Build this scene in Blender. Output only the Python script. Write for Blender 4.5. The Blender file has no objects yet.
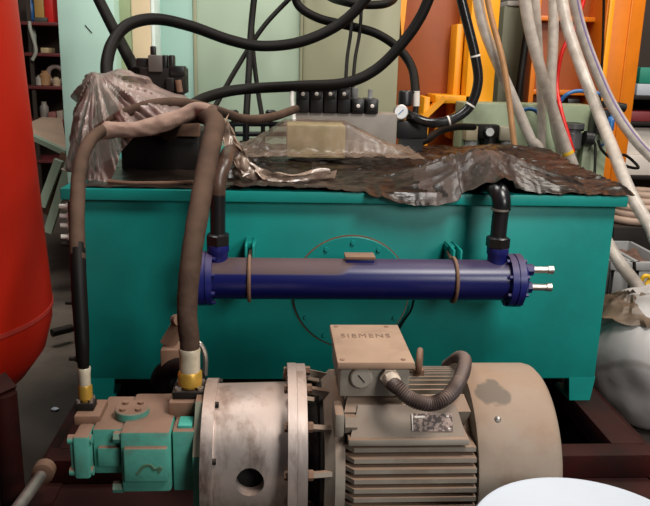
import bpy, bmesh, math, random
from mathutils import Vector, Matrix, noise
random.seed(7)
COL = bpy.context.scene.collection
SC = bpy.context.scene

# ------------------------------------------------------------------ camera
PS, TH, RO = [math.radians(a) for a in (4.0, 14.4, 1.5)]
FPX = 750.0
CAM = Vector((-.1325, .005, 1.08))
FW = Vector((math.sin(PS)*math.cos(TH), math.cos(PS)*math.cos(TH), -math.sin(TH)))
R0 = Vector((math.cos(PS), -math.sin(PS), 0))
U0 = Vector((math.sin(PS)*math.sin(TH), math.cos(PS)*math.sin(TH), math.cos(TH)))
RT = R0*math.cos(RO)+U0*math.sin(RO)
UP = -R0*math.sin(RO)+U0*math.cos(RO)
cd = bpy.data.cameras.new('camera'); co = bpy.data.objects.new('camera', cd); COL.objects.link(co)
cd.sensor_width = 36; cd.lens = FPX/650*36; cd.clip_start = .02; cd.clip_end = 60
m = Matrix((RT, UP, -FW)).transposed().to_4x4(); m.translation = CAM
co.matrix_world = m
SC.camera = co

# ------------------------------------------------------------------ world, lamps, exposure
w = bpy.data.worlds.new('world'); SC.world = w; w.use_nodes = True
w.node_tree.nodes['Background'].inputs[0].default_value = (.80, .84, 1.0, 1)
w.node_tree.nodes['Background'].inputs[1].default_value = .02


def area(name, loc, aim, size, power, col=(1, 1, 1), sy=None):
    l = bpy.data.lights.new(name, 'AREA'); l.energy = power; l.size = size; l.color = col
    if sy: l.shape = 'RECTANGLE'; l.size_y = sy
    o = bpy.data.objects.new(name, l); COL.objects.link(o); o.location = loc
    o.rotation_euler = (Vector(aim)-Vector(loc)).to_track_quat('-Z', 'Y').to_euler()
    return o


area('roof_light', (1.0, .45, 3.1), (.2, 1.6, .35), .8, 72, (1, .95, .89), .8)
area('front_fill', (1.7, -1.3, 2.0), (.3, 1.5, .5), 1.0, 46, (1, .97, .93), 1.0)  # added fill from the front right, no door in view
area('rear_fill', (-.8, 2.4, 3.3), (-.6, 3.4, .9), 1.4, 50, (1, .97, .92), .8)  # added fill to brighten the back panels, no skylight in view
area('bay_light', (1.6, 2.5, 3.0), (1.15, 3.6, .9), 1.4, 48, (1, .93, .82), .8)
SC.view_settings.view_transform = 'Standard'
SC.view_settings.look = 'None'
SC.view_settings.exposure = 0.12
SC.view_settings.gamma = 1
SC.view_settings.use_curve_mapping = False


# ------------------------------------------------------------------ pixel -> world at a chosen distance
def ray(u, v):
    return FW+(u-325)/FPX*RT+(253-v)/FPX*UP


def P(u, v, y):
    d = ray(u, v); return CAM+d*((y-CAM.y)/d.y)


def PZ(u, v, z):
    d = ray(u, v); return CAM+d*((z-CAM.z)/d.z)


def X(u, v, y): return P(u, v, y).x
def Z(u, v, y): return P(u, v, y).z


# ------------------------------------------------------------------ materials
def mat(name, col, rough=.55, metal=0, var=.18, vs=5, dust=None, damt=.7, dlo=.3, bump=0, bs=60, spec=.5,
        alpha=1, stain=None, samt=.5, ss=3, stretch=None):
    mt = bpy.data.materials.new(name); mt.use_nodes = True
    nt = mt.node_tree; N = nt.nodes; L = nt.links
    b = N['Principled BSDF']
    tc = N.new('ShaderNodeTexCoord')
    if stretch:
        mp = N.new('ShaderNodeMapping'); mp.inputs['Scale'].default_value = stretch
        L.new(tc.outputs['Object'], mp.inputs[0]); CO = mp.outputs[0]
    else: CO = tc.outputs['Object']
    no = N.new('ShaderNodeTexNoise'); no.inputs['Scale'].default_value = vs; no.inputs['Detail'].default_value = 6
    L.new(CO, no.inputs['Vector'])

    def rgb(c): return (c[0], c[1], c[2], 1)

    def mix(fac, a, c):
        x = N.new('ShaderNodeMix'); x.data_type = 'RGBA'
        if hasattr(fac, 'links'): L.new(fac, x.inputs[0])
        else: x.inputs[0].default_value = fac
        for s, q in ((6, a), (7, c)):
            if hasattr(q, 'links'): L.new(q, x.inputs[s])
            else: x.inputs[s].default_value = rgb(q)
        return x.outputs[2]

    def rng(val, a, c, d=0, e=1):
        x = N.new('ShaderNodeMapRange'); x.inputs[1].default_value = a; x.inputs[2].default_value = c
        x.inputs[3].default_value = d; x.inputs[4].default_value = e; L.new(val, x.inputs[0]); return x.outputs[0]

    def math_(op, a, c):
        x = N.new('ShaderNodeMath'); x.operation = op
        for i, q in enumerate((a, c)):
            if hasattr(q, 'links'): L.new(q, x.inputs[i])
            else: x.inputs[i].default_value = q
        return x.outputs[0]
    c = mix(rng(no.outputs[0], .3, .7), [k*(1-var) for k in col], [min(1, k*(1+var)) for k in col])
    if stain:
        n2 = N.new('ShaderNodeTexNoise'); n2.inputs['Scale'].default_value = ss; n2.inputs['Detail'].default_value = 8
        n2.inputs['Roughness'].default_value = .65
        L.new(CO, n2.inputs['Vector'])
        c = mix(rng(n2.outputs[0], .5, .68, 0, samt), c, stain)
    rr = None
    if dust:
        g = N.new('ShaderNodeNewGeometry'); s = N.new('ShaderNodeSeparateXYZ'); L.new(g.outputs['Normal'], s.inputs[0])
        up = rng(s.outputs[2], dlo, .95)
        n3 = N.new('ShaderNodeTexNoise'); n3.inputs['Scale'].default_value = 9; n3.inputs['Detail'].default_value = 7
        L.new(CO, n3.inputs['Vector'])
        f = math_('MULTIPLY', math_('MULTIPLY', up, rng(n3.outputs[0], .25, .6, .45, 1)), damt)
        c = mix(f, c, dust)
        rr = rng(f, 0, 1, rough, .9); L.new(rr, b.inputs['Roughness'])
    L.new(c, b.inputs['Base Color'])
    if rr is None: b.inputs['Roughness'].default_value = rough
    b.inputs['Metallic'].default_value = metal
    b.inputs['Specular IOR Level'].default_value = spec
    b.inputs['Alpha'].default_value = alpha
    if bump:
        bp = N.new('ShaderNodeBump'); bp.inputs['Strength'].default_value = bump; bp.inputs['Distance'].default_value = .002
        n4 = N.new('ShaderNodeTexNoise'); n4.inputs['Scale'].default_value = bs; n4.inputs['Detail'].default_value = 4
        L.new(CO, n4.inputs['Vector'])
        L.new(n4.outputs[0], bp.inputs['Height']); L.new(bp.outputs[0], b.inputs['Normal'])
    return mt


DUST = (.27, .17, .115)
M = {}
M['tank'] = mat('teal_tank_paint', (.002, .245, .215), .45, var=.12, vs=4, bump=.12, bs=30, stain=(.004, .14, .125), samt=.5, ss=2.5)
M['teal'] = mat('teal_pump_paint', (.07, .30, .235), .5, var=.2, vs=14, dust=(.20, .115, .078), damt=1.5, dlo=.2, stain=(.10, .13, .10), samt=.6, ss=16, bump=.3, bs=60)
M['tealb'] = mat('teal_bright_paint', (.05, .34, .27), .5)
M['blue'] = None
M['bluef'] = mat('blue_flange_paint', (.008, .012, .13), .38, var=.2, vs=12, dust=(.11, .06, .05), damt=.6)
M['black'] = mat('black_painted_pipe', (.008, .008, .009), .3, var=.2, spec=.6)
M['rubber'] = mat('black_rubber_hose', (.005, .004, .0035), .55, var=.3, vs=10, dust=(.022, .015, .011), damt=.35, dlo=.5, spec=.14)
M['rubberdust'] = mat('dusty_rubber_hose', (.050, .029, .020), .8, var=.35, vs=22, stain=(.014, .009, .007), samt=.75, ss=6, bump=.5, bs=90, dust=(.13, .075, .048), damt=.5, dlo=0, spec=.2)
M['motor'] = mat('grey_motor_paint', (.27, .24, .20), .55, var=.14, vs=7, dust=(.28, .17, .11), damt=.95, dlo=.15, stain=(.14, .10, .075), samt=.6, ss=8, bump=.2, bs=50)
M['lid'] = mat('dusty_lid_paint', (.33, .215, .145), .8, var=.12, vs=14, stain=(.22, .135, .09), samt=.55, ss=11)
M['alu'] = mat('cast_aluminium', (.58, .50, .46), .32, metal=.72, var=.15, vs=9, dust=(.33, .20, .14), damt=.6, dlo=.5, stain=(.12, .07, .045), samt=.85, ss=12, bump=.3, bs=40, stretch=(1.3, 1.0, .45))
M['brass'] = mat('yellow_brass', (.55, .32, .05), .4, metal=.5, var=.2, vs=30)
M['ferrule'] = mat('zinc_ferrule', (.62, .55, .42), .4, metal=.3, var=.2, vs=30, stain=(.35, .22, .06), samt=.7, ss=25)
M['steel'] = mat('bare_steel', (.45, .40, .36), .35, metal=.8, var=.2, vs=30)
M['rust'] = mat('rusty_brown_steel', (.17, .09, .055), .75, var=.25, vs=18, dust=DUST, damt=.4)
M['dark'] = mat('dark_machine_metal', (.011, .009, .008), .5, var=.3, vs=12, dust=(.05, .032, .024), damt=.5, spec=.25)
M['blackplastic'] = mat('black_plastic', (.006, .006, .007), .4)
M['darkhole'] = mat('black_interior', (.004, .004, .004), .9)
M['white'] = mat('white_plastic', (.46, .50, .56), .5, var=.05, vs=3, bump=.1, bs=12)
M['whitecable'] = mat('white_cable', (.75, .74, .68), .5)
M['red'] = mat('red_vessel_paint', (.33, .010, .002), .5, var=.12, vs=2.2, stain=(.22, .005, .002), samt=.6, ss=1.5, bump=.06, bs=10, spec=.25)
M['maroon'] = mat('maroon_frame_paint', (.030, .0045, .0035), .65, var=.4, vs=9, stain=(.008, .005, .004), samt=.9, ss=5, dust=(.024, .014, .010), damt=.3, spec=.18)
M['mint'] = mat('mint_panel_paint', (.42, .62, .53), .5, var=.05, vs=2, stain=(.32, .50, .42), samt=.25, ss=1.7)
M['mintgrey'] = mat('grey_green_panel', (.35, .44, .33), .5, var=.06, vs=2, stain=(.28, .35, .25), samt=.3, ss=2)  # enclosure panels step in colour from mint to olive, left to right
M['olive'] = mat('olive_panel', (.27, .27, .175), .5, var=.06, vs=2, stain=(.22, .21, .13), samt=.3, ss=2)
M['cream'] = mat('cream_column_paint', (.60, .47, .30), .55, var=.12, vs=3)
M['bed'] = mat('pale_green_machine_paint', (.24, .29, .185), .5, var=.12, vs=4, stain=(.13, .14, .09), samt=.5, ss=5)
M['orange'] = mat('orange_machine_paint', (.64, .17, .004), .42, var=.12, vs=3, stain=(.42, .10, .004), samt=.45, ss=4)
M['orangedark'] = mat('rust_orange_machine_paint', (.30, .066, .006), .5, var=.2, vs=3, stain=(.17, .035, .006), samt=.6, ss=3)  # darker copy of the machine orange, shade put into the colour
M['yellow'] = mat('yellow_orange_machine_paint', (.86, .34, .006), .4, var=.10, vs=3)
M['clear'] = mat('braided_pvc_hose', (.62, .56, .50), .3, var=.2, vs=30, stain=(.42, .34, .27), samt=.5, ss=14, bump=.4, bs=160, alpha=.6)
M['core'] = mat('hose_core', (.34, .26, .20), .6, var=.25, vs=12)
M['cleartan'] = mat('tan_pvc_hose', (.42, .22, .10), .35, var=.2, vs=20)
M['purple'] = mat('purple_stripe', (.22, .16, .32), .5)
M['redtube'] = mat('red_tube', (.6, .012, .008), .35)
M['bluetube'] = mat('blue_tube', (.03, .14, .38), .35)
M['yellowtape'] = mat('yellow_tape', (.7, .42, .02), .5)
M['wood'] = mat('pale_yellow_block', (.52, .43, .20), .6, var=.1)
M['film'] = mat('clear_dusty_film', (.22, .15, .11), .3, var=.5, vs=14, alpha=.27, spec=.6, stain=(.42, .33, .27), samt=.5, ss=12)
M['bagfilm'] = mat('dusty_bag_film', (.33, .24, .215), .32, var=.4, vs=9, alpha=.64, spec=.6, stain=(.13, .07, .05), samt=.85, ss=8)
M['tarp'] = mat('oily_brown_film', (.009, .005, .0035), .30, var=.5, vs=9, spec=.4, stain=(.085, .050, .034), samt=.7, ss=14, bump=1, bs=55, stretch=(.35, 1.5, 1.5))
M['tarplight'] = M['tarp']
M['cloth'] = mat('dusty_cloth', (.24, .15, .115), .85, var=.35, vs=16, stain=(.09, .055, .04), samt=.7, ss=12, dust=(.34, .225, .175), damt=.7, dlo=.2, bump=.8, bs=40)
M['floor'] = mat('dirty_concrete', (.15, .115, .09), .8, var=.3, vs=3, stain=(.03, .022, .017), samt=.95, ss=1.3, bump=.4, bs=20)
def dark_floor_patch(mt):  # darkens the concrete around the machine, with a noisy edge
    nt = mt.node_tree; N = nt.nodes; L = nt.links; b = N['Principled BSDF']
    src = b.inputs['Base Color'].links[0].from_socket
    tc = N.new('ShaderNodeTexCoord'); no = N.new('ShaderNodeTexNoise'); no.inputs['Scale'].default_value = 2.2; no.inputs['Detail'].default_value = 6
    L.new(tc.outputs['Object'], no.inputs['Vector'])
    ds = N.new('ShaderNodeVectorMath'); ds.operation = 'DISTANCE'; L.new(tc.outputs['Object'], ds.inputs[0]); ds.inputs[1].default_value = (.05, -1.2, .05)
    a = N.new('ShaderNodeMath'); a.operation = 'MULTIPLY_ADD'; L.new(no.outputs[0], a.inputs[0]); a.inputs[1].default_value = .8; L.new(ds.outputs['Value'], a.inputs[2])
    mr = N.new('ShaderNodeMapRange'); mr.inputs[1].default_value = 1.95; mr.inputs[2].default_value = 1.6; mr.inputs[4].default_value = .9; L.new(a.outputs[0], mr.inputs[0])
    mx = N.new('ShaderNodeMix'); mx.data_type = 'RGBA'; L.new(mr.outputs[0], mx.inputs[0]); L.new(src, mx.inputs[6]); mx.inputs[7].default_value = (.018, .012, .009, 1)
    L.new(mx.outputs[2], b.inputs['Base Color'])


dark_floor_patch(M['floor'])
M['wall'] = mat('far_wall_plaster', (.22, .20, .17), .8, var=.2, vs=1)
M['shelfdark'] = mat('dark_brown_board', (.045, .030, .022), .7)
M['shelfred'] = mat('maroon_shelf', (.16, .03, .03), .5)
M['board'] = mat('tan_board', (.58, .41, .29), .7, var=.12, vs=6)
M['grey'] = mat('grey_crate_plastic', (.27, .27, .27), .55, var=.15, vs=6)
M['brown'] = mat('brown_contents', (.13, .07, .05), .8, var=.3, vs=20)
M['sack'] = mat('grey_woven_sack', (.46, .43, .42), .55, var=.12, vs=5, stain=(.25, .20, .16), samt=.4, ss=5, bump=.4, bs=40)
M['tent'] = mat('tent_film', (.040, .026, .021), .36, var=.4, vs=16, spec=.4, stain=(.12, .085, .072), samt=.6, ss=14, bump=.7, bs=70)
M['fancover'] = mat('fan_cover_paint', (.28, .235, .19), .55, var=.12, vs=6, dust=(.29, .18, .115), damt=.9, dlo=.1, stain=(.17, .11, .075), samt=.65, ss=10, bump=.15, bs=40)
def fan_patch(mt):
    nt = mt.node_tree; N = nt.nodes; L = nt.links; b = N['Principled BSDF']
    src = b.inputs['Base Color'].links[0].from_socket
    tc = N.new('ShaderNodeTexCoord'); ds = N.new('ShaderNodeVectorMath'); ds.operation = 'DISTANCE'
    no = N.new('ShaderNodeTexNoise'); no.inputs['Scale'].default_value = 22
    L.new(tc.outputs['Object'], no.inputs['Vector']); L.new(tc.outputs['Object'], ds.inputs[0])
    ds.inputs[1].default_value = Vector(P(495, 381, 1.305))-Vector((.16, 1.39, .105))
    a = N.new('ShaderNodeMath'); a.operation = 'MULTIPLY_ADD'; L.new(no.outputs[0], a.inputs[0]); a.inputs[1].default_value = .04; L.new(ds.outputs['Value'], a.inputs[2])
    mr = N.new('ShaderNodeMapRange'); mr.inputs[1].default_value = .068; mr.inputs[2].default_value = .064; mr.inputs[4].default_value = .85; L.new(a.outputs[0], mr.inputs[0])
    mx = N.new('ShaderNodeMix'); mx.data_type = 'RGBA'; L.new(mr.outputs[0], mx.inputs[0]); L.new(src, mx.inputs[6]); mx.inputs[7].default_value = (.12, .095, .075, 1)
    L.new(mx.outputs[2], b.inputs['Base Color'])


fan_patch(M['fancover'])
M['oily'] = mat('oily_dark_film', (.018, .011, .008), .4, var=.5, vs=8, spec=.4, stain=(.06, .035, .025), samt=.5, ss=9, bump=.5, bs=40)
M['sackbrown'] = mat('brown_sack_film', (.15, .10, .065), .4, var=.5, vs=14, alpha=.8, stain=(.36, .28, .22), samt=.6, ss=12)
M['tan'] = mat('tan_coil', (.36, .25, .19), .6, var=.2, vs=10)
M['darkred'] = mat('dark_red_box', (.20, .025, .03), .5)
M['cardwhite'] = mat('white_card', (.72, .66, .60), .6, var=.05)
M['dial'] = mat('white_dial', (.8, .8, .8), .3)
M['letter'] = mat('worn_lettering', (.17, .105, .075), .8, var=.4, vs=60)


def cooler_mat():
    mt = bpy.data.materials.new('blue_cooler_paint'); mt.use_nodes = True
    nt = mt.node_tree; N = nt.nodes; L = nt.links; b = N['Principled BSDF']
    tc = N.new('ShaderNodeTexCoord'); g = N.new('ShaderNodeNewGeometry')
    sn = N.new('ShaderNodeSeparateXYZ'); L.new(g.outputs['Normal'], sn.inputs[0])
    sp = N.new('ShaderNodeSeparateXYZ'); L.new(tc.outputs['Object'], sp.inputs[0])
    no = N.new('ShaderNodeTexNoise'); no.inputs['Scale'].default_value = 22; no.inputs['Detail'].default_value = 6
    L.new(tc.outputs['Object'], no.inputs['Vector'])

    def mr(v, a, c, d=0, e=1):
        x = N.new('ShaderNodeMapRange'); x.inputs[1].default_value = a; x.inputs[2].default_value = c
        x.inputs[3].default_value = d; x.inputs[4].default_value = e; L.new(v, x.inputs[0]); return x.outputs[0]

    def mm(op, a, c):
        x = N.new('ShaderNodeMath'); x.operation = op
        for i, q in enumerate((a, c)):
            if hasattr(q, 'links'): L.new(q, x.inputs[i])
            else: x.inputs[i].default_value = q
        return x.outputs[0]
    # thick dust left of a wiped diagonal, thin dust everywhere on the crown
    edge = mm('ADD', mm('ADD', sp.outputs[0], mm('MULTIPLY', sn.outputs[2], -.10)), mm('MULTIPLY', no.outputs[0], .05))
    left = mr(edge, -.06, -.09)
    up = mr(sn.outputs[2], .42, .52)
    thick = mm('MULTIPLY', mm('MULTIPLY', left, up), mr(no.outputs[0], .2, .5, .7, 1))
    thin = mm('MULTIPLY', mr(sn.outputs[2], .5, 1), .45)
    f = mm('MAXIMUM', mm('MULTIPLY', thick, .85), thin)
    x = N.new('ShaderNodeMix'); x.data_type = 'RGBA'; L.new(f, x.inputs[0])
    x.inputs[6].default_value = (.004, .007, .085, 1); x.inputs[7].default_value = (.088, .048, .038, 1)
    L.new(x.outputs[2], b.inputs['Base Color']); L.new(mr(f, 0, 1, .3, .75), b.inputs['Roughness'])
    return mt


M['blue'] = cooler_mat()


def plate_mat():
    mt = bpy.data.materials.new('worn_nameplate'); mt.use_nodes = True
    nt = mt.node_tree; N = nt.nodes; L = nt.links; b = N['Principled BSDF']
    tc = N.new('ShaderNodeTexCoord'); br = N.new('ShaderNodeTexNoise'); br.inputs['Scale'].default_value = 150
    L.new(tc.outputs['Object'], br.inputs['Vector'])
    r = N.new('ShaderNodeValToRGB'); L.new(br.outputs[0], r.inputs[0])
    r.color_ramp.elements[0].position = .45; r.color_ramp.elements[0].color = (.06, .035, .03, 1)
    r.color_ramp.elements[1].position = .58; r.color_ramp.elements[1].color = (.36, .26, .22, 1)
    L.new(r.outputs[0], b.inputs['Base Color']); b.inputs['Roughness'].default_value = .5
    return mt


M['plate'] = plate_mat()


def weave_mat():
    mt = mat('sack_weave', (.52, .49, .48), .6, var=.08, vs=5, stain=(.36, .31, .27), samt=.4, ss=5)
    nt = mt.node_tree; N = nt.nodes; L = nt.links; b = N['Principled BSDF']
    wv = N.new('ShaderNodeTexWave'); wv.inputs['Scale'].default_value = 3.2; wv.bands_direction = 'DIAGONAL'
    wv.inputs['Distortion'].default_value = .4
    tc = N.new('ShaderNodeTexCoord'); L.new(tc.outputs['Object'], wv.inputs['Vector'])
    src = b.inputs['Base Color'].links[0].from_socket
    rp = N.new('ShaderNodeMapRange'); rp.inputs[1].default_value = .0; rp.inputs[2].default_value = .05; rp.inputs[3].default_value = .5; rp.inputs[4].default_value = 0; L.new(wv.outputs[0], rp.inputs[0])
    mx = N.new('ShaderNodeMix'); mx.data_type = 'RGBA'; L.new(rp.outputs[0], mx.inputs[0]); L.new(src, mx.inputs[6]); mx.inputs[7].default_value = (.22, .18, .16, 1); L.new(mx.outputs[2], b.inputs['Base Color'])
    bp = N.new('ShaderNodeBump'); bp.inputs['Strength'].default_value = .15; bp.inputs['Distance'].default_value = .004
    L.new(wv.outputs[0], bp.inputs['Height']); L.new(bp.outputs[0], b.inputs['Normal'])
    return mt


M['weave'] = weave_mat()


# ------------------------------------------------------------------ mesh builder
ORIG = {}


def catmull(pts, n=10):
    pts = [Vector(p) for p in pts]
    if len(pts) == 2: return [pts[0].lerp(pts[1], i/n) for i in range(n+1)]
    q = [pts[0]*2-pts[1]]+pts+[pts[-1]*2-pts[-2]]
    out = []
    for i in range(1, len(q)-2):
        a, b, c, d = q[i-1:i+3]
        for k in range(n):
            t = k/n
            out.append(.5*((2*b)+(c-a)*t+(2*a-5*b+4*c-d)*t*t+(3*b-a-3*c+d)*t**3))
    out.append(pts[-1])
    return out


class MB:
    def __init__(s): s.bm = bmesh.new()

    def box(s, x0, y0, z0, x1, y1, z1, bev=0, seg=2):
        r = bmesh.ops.create_cube(s.bm, size=1)['verts']
        for v in r:
            v.co = Vector(((x0+x1)/2+v.co.x*(x1-x0), (y0+y1)/2+v.co.y*(y1-y0), (z0+z1)/2+v.co.z*(z1-z0)))
        if bev:
            e = list({e for v in r for e in v.link_edges})
            bmesh.ops.bevel(s.bm, geom=e, offset=bev, segments=seg, affect='EDGES', profile=.5)
        return s

    def bar(s, p0, p1, wd, ht, up=(0, 0, 1), bev=0):
        """box beam from p0 to p1, wd across, ht along up"""
        p0, p1, up = Vector(p0), Vector(p1), Vector(up)
        d = (p1-p0); L_ = d.length; d.normalize(); sx = d.cross(up).normalized(); uz = sx.cross(d)
        r = bmesh.ops.create_cube(s.bm, size=1)['verts']
        for v in r:
            v.co = (p0+p1)/2+d*v.co.x*L_+sx*v.co.y*wd+uz*v.co.z*ht
        if bev:
            e = list({e for v in r for e in v.link_edges})
            bmesh.ops.bevel(s.bm, geom=e, offset=bev, segments=2, affect='EDGES', profile=.5)
        return s

    def lathe(s, p0, axis, prof, seg=32, cap=True, phase=0):
        p0 = Vector(p0); a = Vector(axis).normalized()
        h = Vector((0, 0, 1)) if abs(a.z) < .9 else Vector((1, 0, 0))
        x = a.cross(h).normalized(); y = a.cross(x)
        rings = []
        for t, r in prof:
            rings.append([s.bm.verts.new(p0+a*t+(x*math.cos(2*math.pi*i/seg+phase)+y*math.sin(2*math.pi*i/seg+phase))*max(r, 1e-4)) for i in range(seg)])
        for A, B in zip(rings, rings[1:]):
            for i in range(seg):
                s.bm.faces.new((A[i], A[(i+1) % seg], B[(i+1) % seg], B[i]))
        if cap:
            s.bm.faces.new(rings[0][::-1]); s.bm.faces.new(rings[-1])
        return s

    def cyl(s, p0, p1, r, r2=None, seg=24, bev=0):
        p0, p1 = Vector(p0), Vector(p1); L_ = (p1-p0).length; r2 = r if r2 is None else r2
        pr = [(0, r), (L_, r2)] if not bev else [(0, r-bev), (bev, r), (L_-bev, r2), (L_, r2-bev)]
        return s.lathe(p0, p1-p0, pr, seg)

    def ring(s, p0, p1, r, ri, seg=40):
        """flat ring with a real hole"""
        L_ = (Vector(p1)-Vector(p0)).length
        p0 = Vector(p0); a = (Vector(p1)-p0).normalized()
        h = Vector((0, 0, 1)) if abs(a.z) < .9 else Vector((1, 0, 0))
        x = a.cross(h).normalized(); y = a.cross(x)
        q = [(0, ri), (0, r), (L_, r), (L_, ri)]
        R = [[s.bm.verts.new(p0+a*t+(x*math.cos(2*math.pi*i/seg)+y*math.sin(2*math.pi*i/seg))*rr) for i in range(seg)] for t, rr in q]
        for k in range(4):
            A, B = R[k], R[(k+1) % 4]
            for i in range(seg): s.bm.faces.new((A[i], A[(i+1) % seg], B[(i+1) % seg], B[i]))
        return s

    def tube(s, pts, r, seg=12, n=10, cap=True, wob=0, flat=1):
        c = catmull(pts, n); K = len(c)
        rs = r if isinstance(r, (list, tuple)) else [r]
        def rad(i):
            t = i/(K-1)*(len(rs)-1); j = min(int(t), len(rs)-2) if len(rs) > 1 else 0
            return rs[0] if len(rs) == 1 else rs[j]+(rs[j+1]-rs[j])*(t-j)
        T = [(c[min(i+1, K-1)]-c[max(i-1, 0)]).normalized() for i in range(K)]
        nrm = T[0].orthogonal().normalized(); prev = None
        for i in range(K):
            nrm = (nrm-T[i]*nrm.dot(T[i])).normalized(); b = T[i].cross(nrm)
            ring = []
            for k in range(seg):
                a = 2*math.pi*k/seg; dv = nrm*math.cos(a)+b*math.sin(a)
                q = rad(i)
                if wob: q *= 1+wob*noise.noise(Vector((c[i].x*40+dv.x*1.6, c[i].y*30+dv.y*1.6, c[i].z*40+dv.z*1.6)))
                if flat != 1: dv = Vector((dv.x, dv.y*flat, dv.z))
                ring.append(s.bm.verts.new(c[i]+dv*q))
            if prev:
                for k in range(seg): s.bm.faces.new((prev[k], prev[(k+1) % seg], ring[(k+1) % seg], ring[k]))
            elif cap: s.bm.faces.new(ring[::-1])
            prev = ring
        if cap: s.bm.faces.new(prev)
        return s

    def prism(s, poly, ext):
        ext = Vector(ext); a = [s.bm.verts.new(Vector(p)) for p in poly]; b = [s.bm.verts.new(Vector(p)+ext) for p in poly]
        n = len(a); s.bm.faces.new(a); s.bm.faces.new(b[::-1])
        for i in range(n): s.bm.faces.new((a[i], b[i], b[(i+1) % n], a[(i+1) % n]))
        return s

    def sheet(s, fn, nu, nv, keep=None, thick=.002):
        g = [[s.bm.verts.new(fn(i/nu, j/nv)) for j in range(nv+1)] for i in range(nu+1)]
        fs = []
        for i in range(nu):
            for j in range(nv):
                if keep and not keep((i+.5)/nu, (j+.5)/nv): continue
                fs.append(s.bm.faces.new((g[i][j], g[i+1][j], g[i+1][j+1], g[i][j+1])))
        bmesh.ops.delete(s.bm, geom=[v for v in s.bm.verts if not v.link_faces], context='VERTS')
        bmesh.ops.recalc_face_normals(s.bm, faces=fs)
        if thick: bmesh.ops.solidify(s.bm, geom=fs, thickness=thick)
        return s

    def blob(s, c, rx, ry, rz, amp=.2, f=3, u=32, v=20, seed=0, zmin=None):
        r = bmesh.ops.create_uvsphere(s.bm, u_segments=u, v_segments=v, radius=1)['verts']
        for q in r:
            d = q.co.copy(); k = 1+amp*noise.fractal(d*f+Vector((seed, seed*.7, 0)), 1, 2, 4)
            p = Vector(c)+Vector((d.x*rx, d.y*ry, d.z*rz))*k
            if zmin is not None and p.z < zmin: p.z = zmin
            q.co = p
        return s

    def build(s, name, mt, parent=None, ang=40, at=None):
        bm = s.bm
        bmesh.ops.recalc_face_normals(bm, faces=bm.faces[:])
        if parent is not None: o3 = ORIG[parent.name]
        elif at is not None: o3 = Vector(at)
        else:
            xs = [v.co for v in bm.verts]
            o3 = Vector(((min(c.x for c in xs)+max(c.x for c in xs))/2, (min(c.y for c in xs)+max(c.y for c in xs))/2, min(c.z for c in xs)))
        for v in bm.verts: v.co -= o3
        me = bpy.data.meshes.new(name); bm.to_mesh(me); bm.free()
        me.materials.append(M[mt] if isinstance(mt, str) else mt)
        me.shade_smooth(); me.set_sharp_from_angle(angle=math.radians(ang))
        o = bpy.data.objects.new(name, me); COL.objects.link(o)
        if parent is not None: o.parent = parent
        else: o.location = o3
        ORIG[o.name] = o3
        return o


def thing(name, label, cat, loc, group=None):
    o = bpy.data.objects.new(name, None); COL.objects.link(o); o.empty_display_size = .05
    o.location = loc; o['label'] = label; o['category'] = cat
    if group: o['group'] = group
    ORIG[o.name] = Vector(loc)
    return o


def tag(o, label, cat, group=None, kind=None):
    o['label'] = label; o['category'] = cat
    if group: o['group'] = group
    if kind: o['kind'] = kind
    return o


def struct(o): o['kind'] = 'structure'; return o


def to_floor(q, dx=.25, dy=0.):
    a = q[-1]; return q+[Vector((a.x+dx*.6, a.y+dy*.6, a.z*.45)), Vector((a.x+dx, a.y+dy, .02)), Vector((a.x+dx+.2, a.y+dy, .02))]


def clear_hose(label, pts, r, group):
    t = thing('clear_hose', label, 'hose', P(*pts[len(pts)//2]), group)
    q = [P(*p) for p in pts]
    q = to_floor(q, .75 if pts[-1][0] > 640 else .02, .0)
    MB().tube(q, r, 16, 12).build('hose_wall', 'clear', t)
    rs = [k*.62 for k in r] if isinstance(r, list) else r*.62
    MB().tube(q, rs, 12, 12).build('hose_core', 'core', t)
    return t


def bool_cut(o, cutters):
    dg = None
    for c in cutters:
        md = o.modifiers.new('cut', 'BOOLEAN'); md.object = c; md.operation = 'DIFFERENCE'; md.solver = 'EXACT'
    bpy.context.view_layer.update()
    dg = bpy.context.evaluated_depsgraph_get()
    me = bpy.data.meshes.new_from_object(o.evaluated_get(dg))
    o.modifiers.clear(); o.data = me
    me.shade_smooth(); me.set_sharp_from_angle(angle=math.radians(40))
    for c in cutters: bpy.data.objects.remove(c)


def hexbolt(mb, p, axis, r=.008, h=.007): mb.lathe(p, axis, [(0, r), (h*.8, r), (h, r*.85)], 6)


def hose(name, label, pts, r, mt, cat='hose', group=None, **k):
    return tag(MB().tube([P(*p) for p in pts], r, **k).build(name, mt), label, cat, group)


# ------------------------------------------------------------------ the setting
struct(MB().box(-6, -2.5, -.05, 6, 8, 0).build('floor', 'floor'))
struct(MB().box(-6, 7.5, 0, 6, 7.6, 4).build('wall_back', 'wall'))

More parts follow.
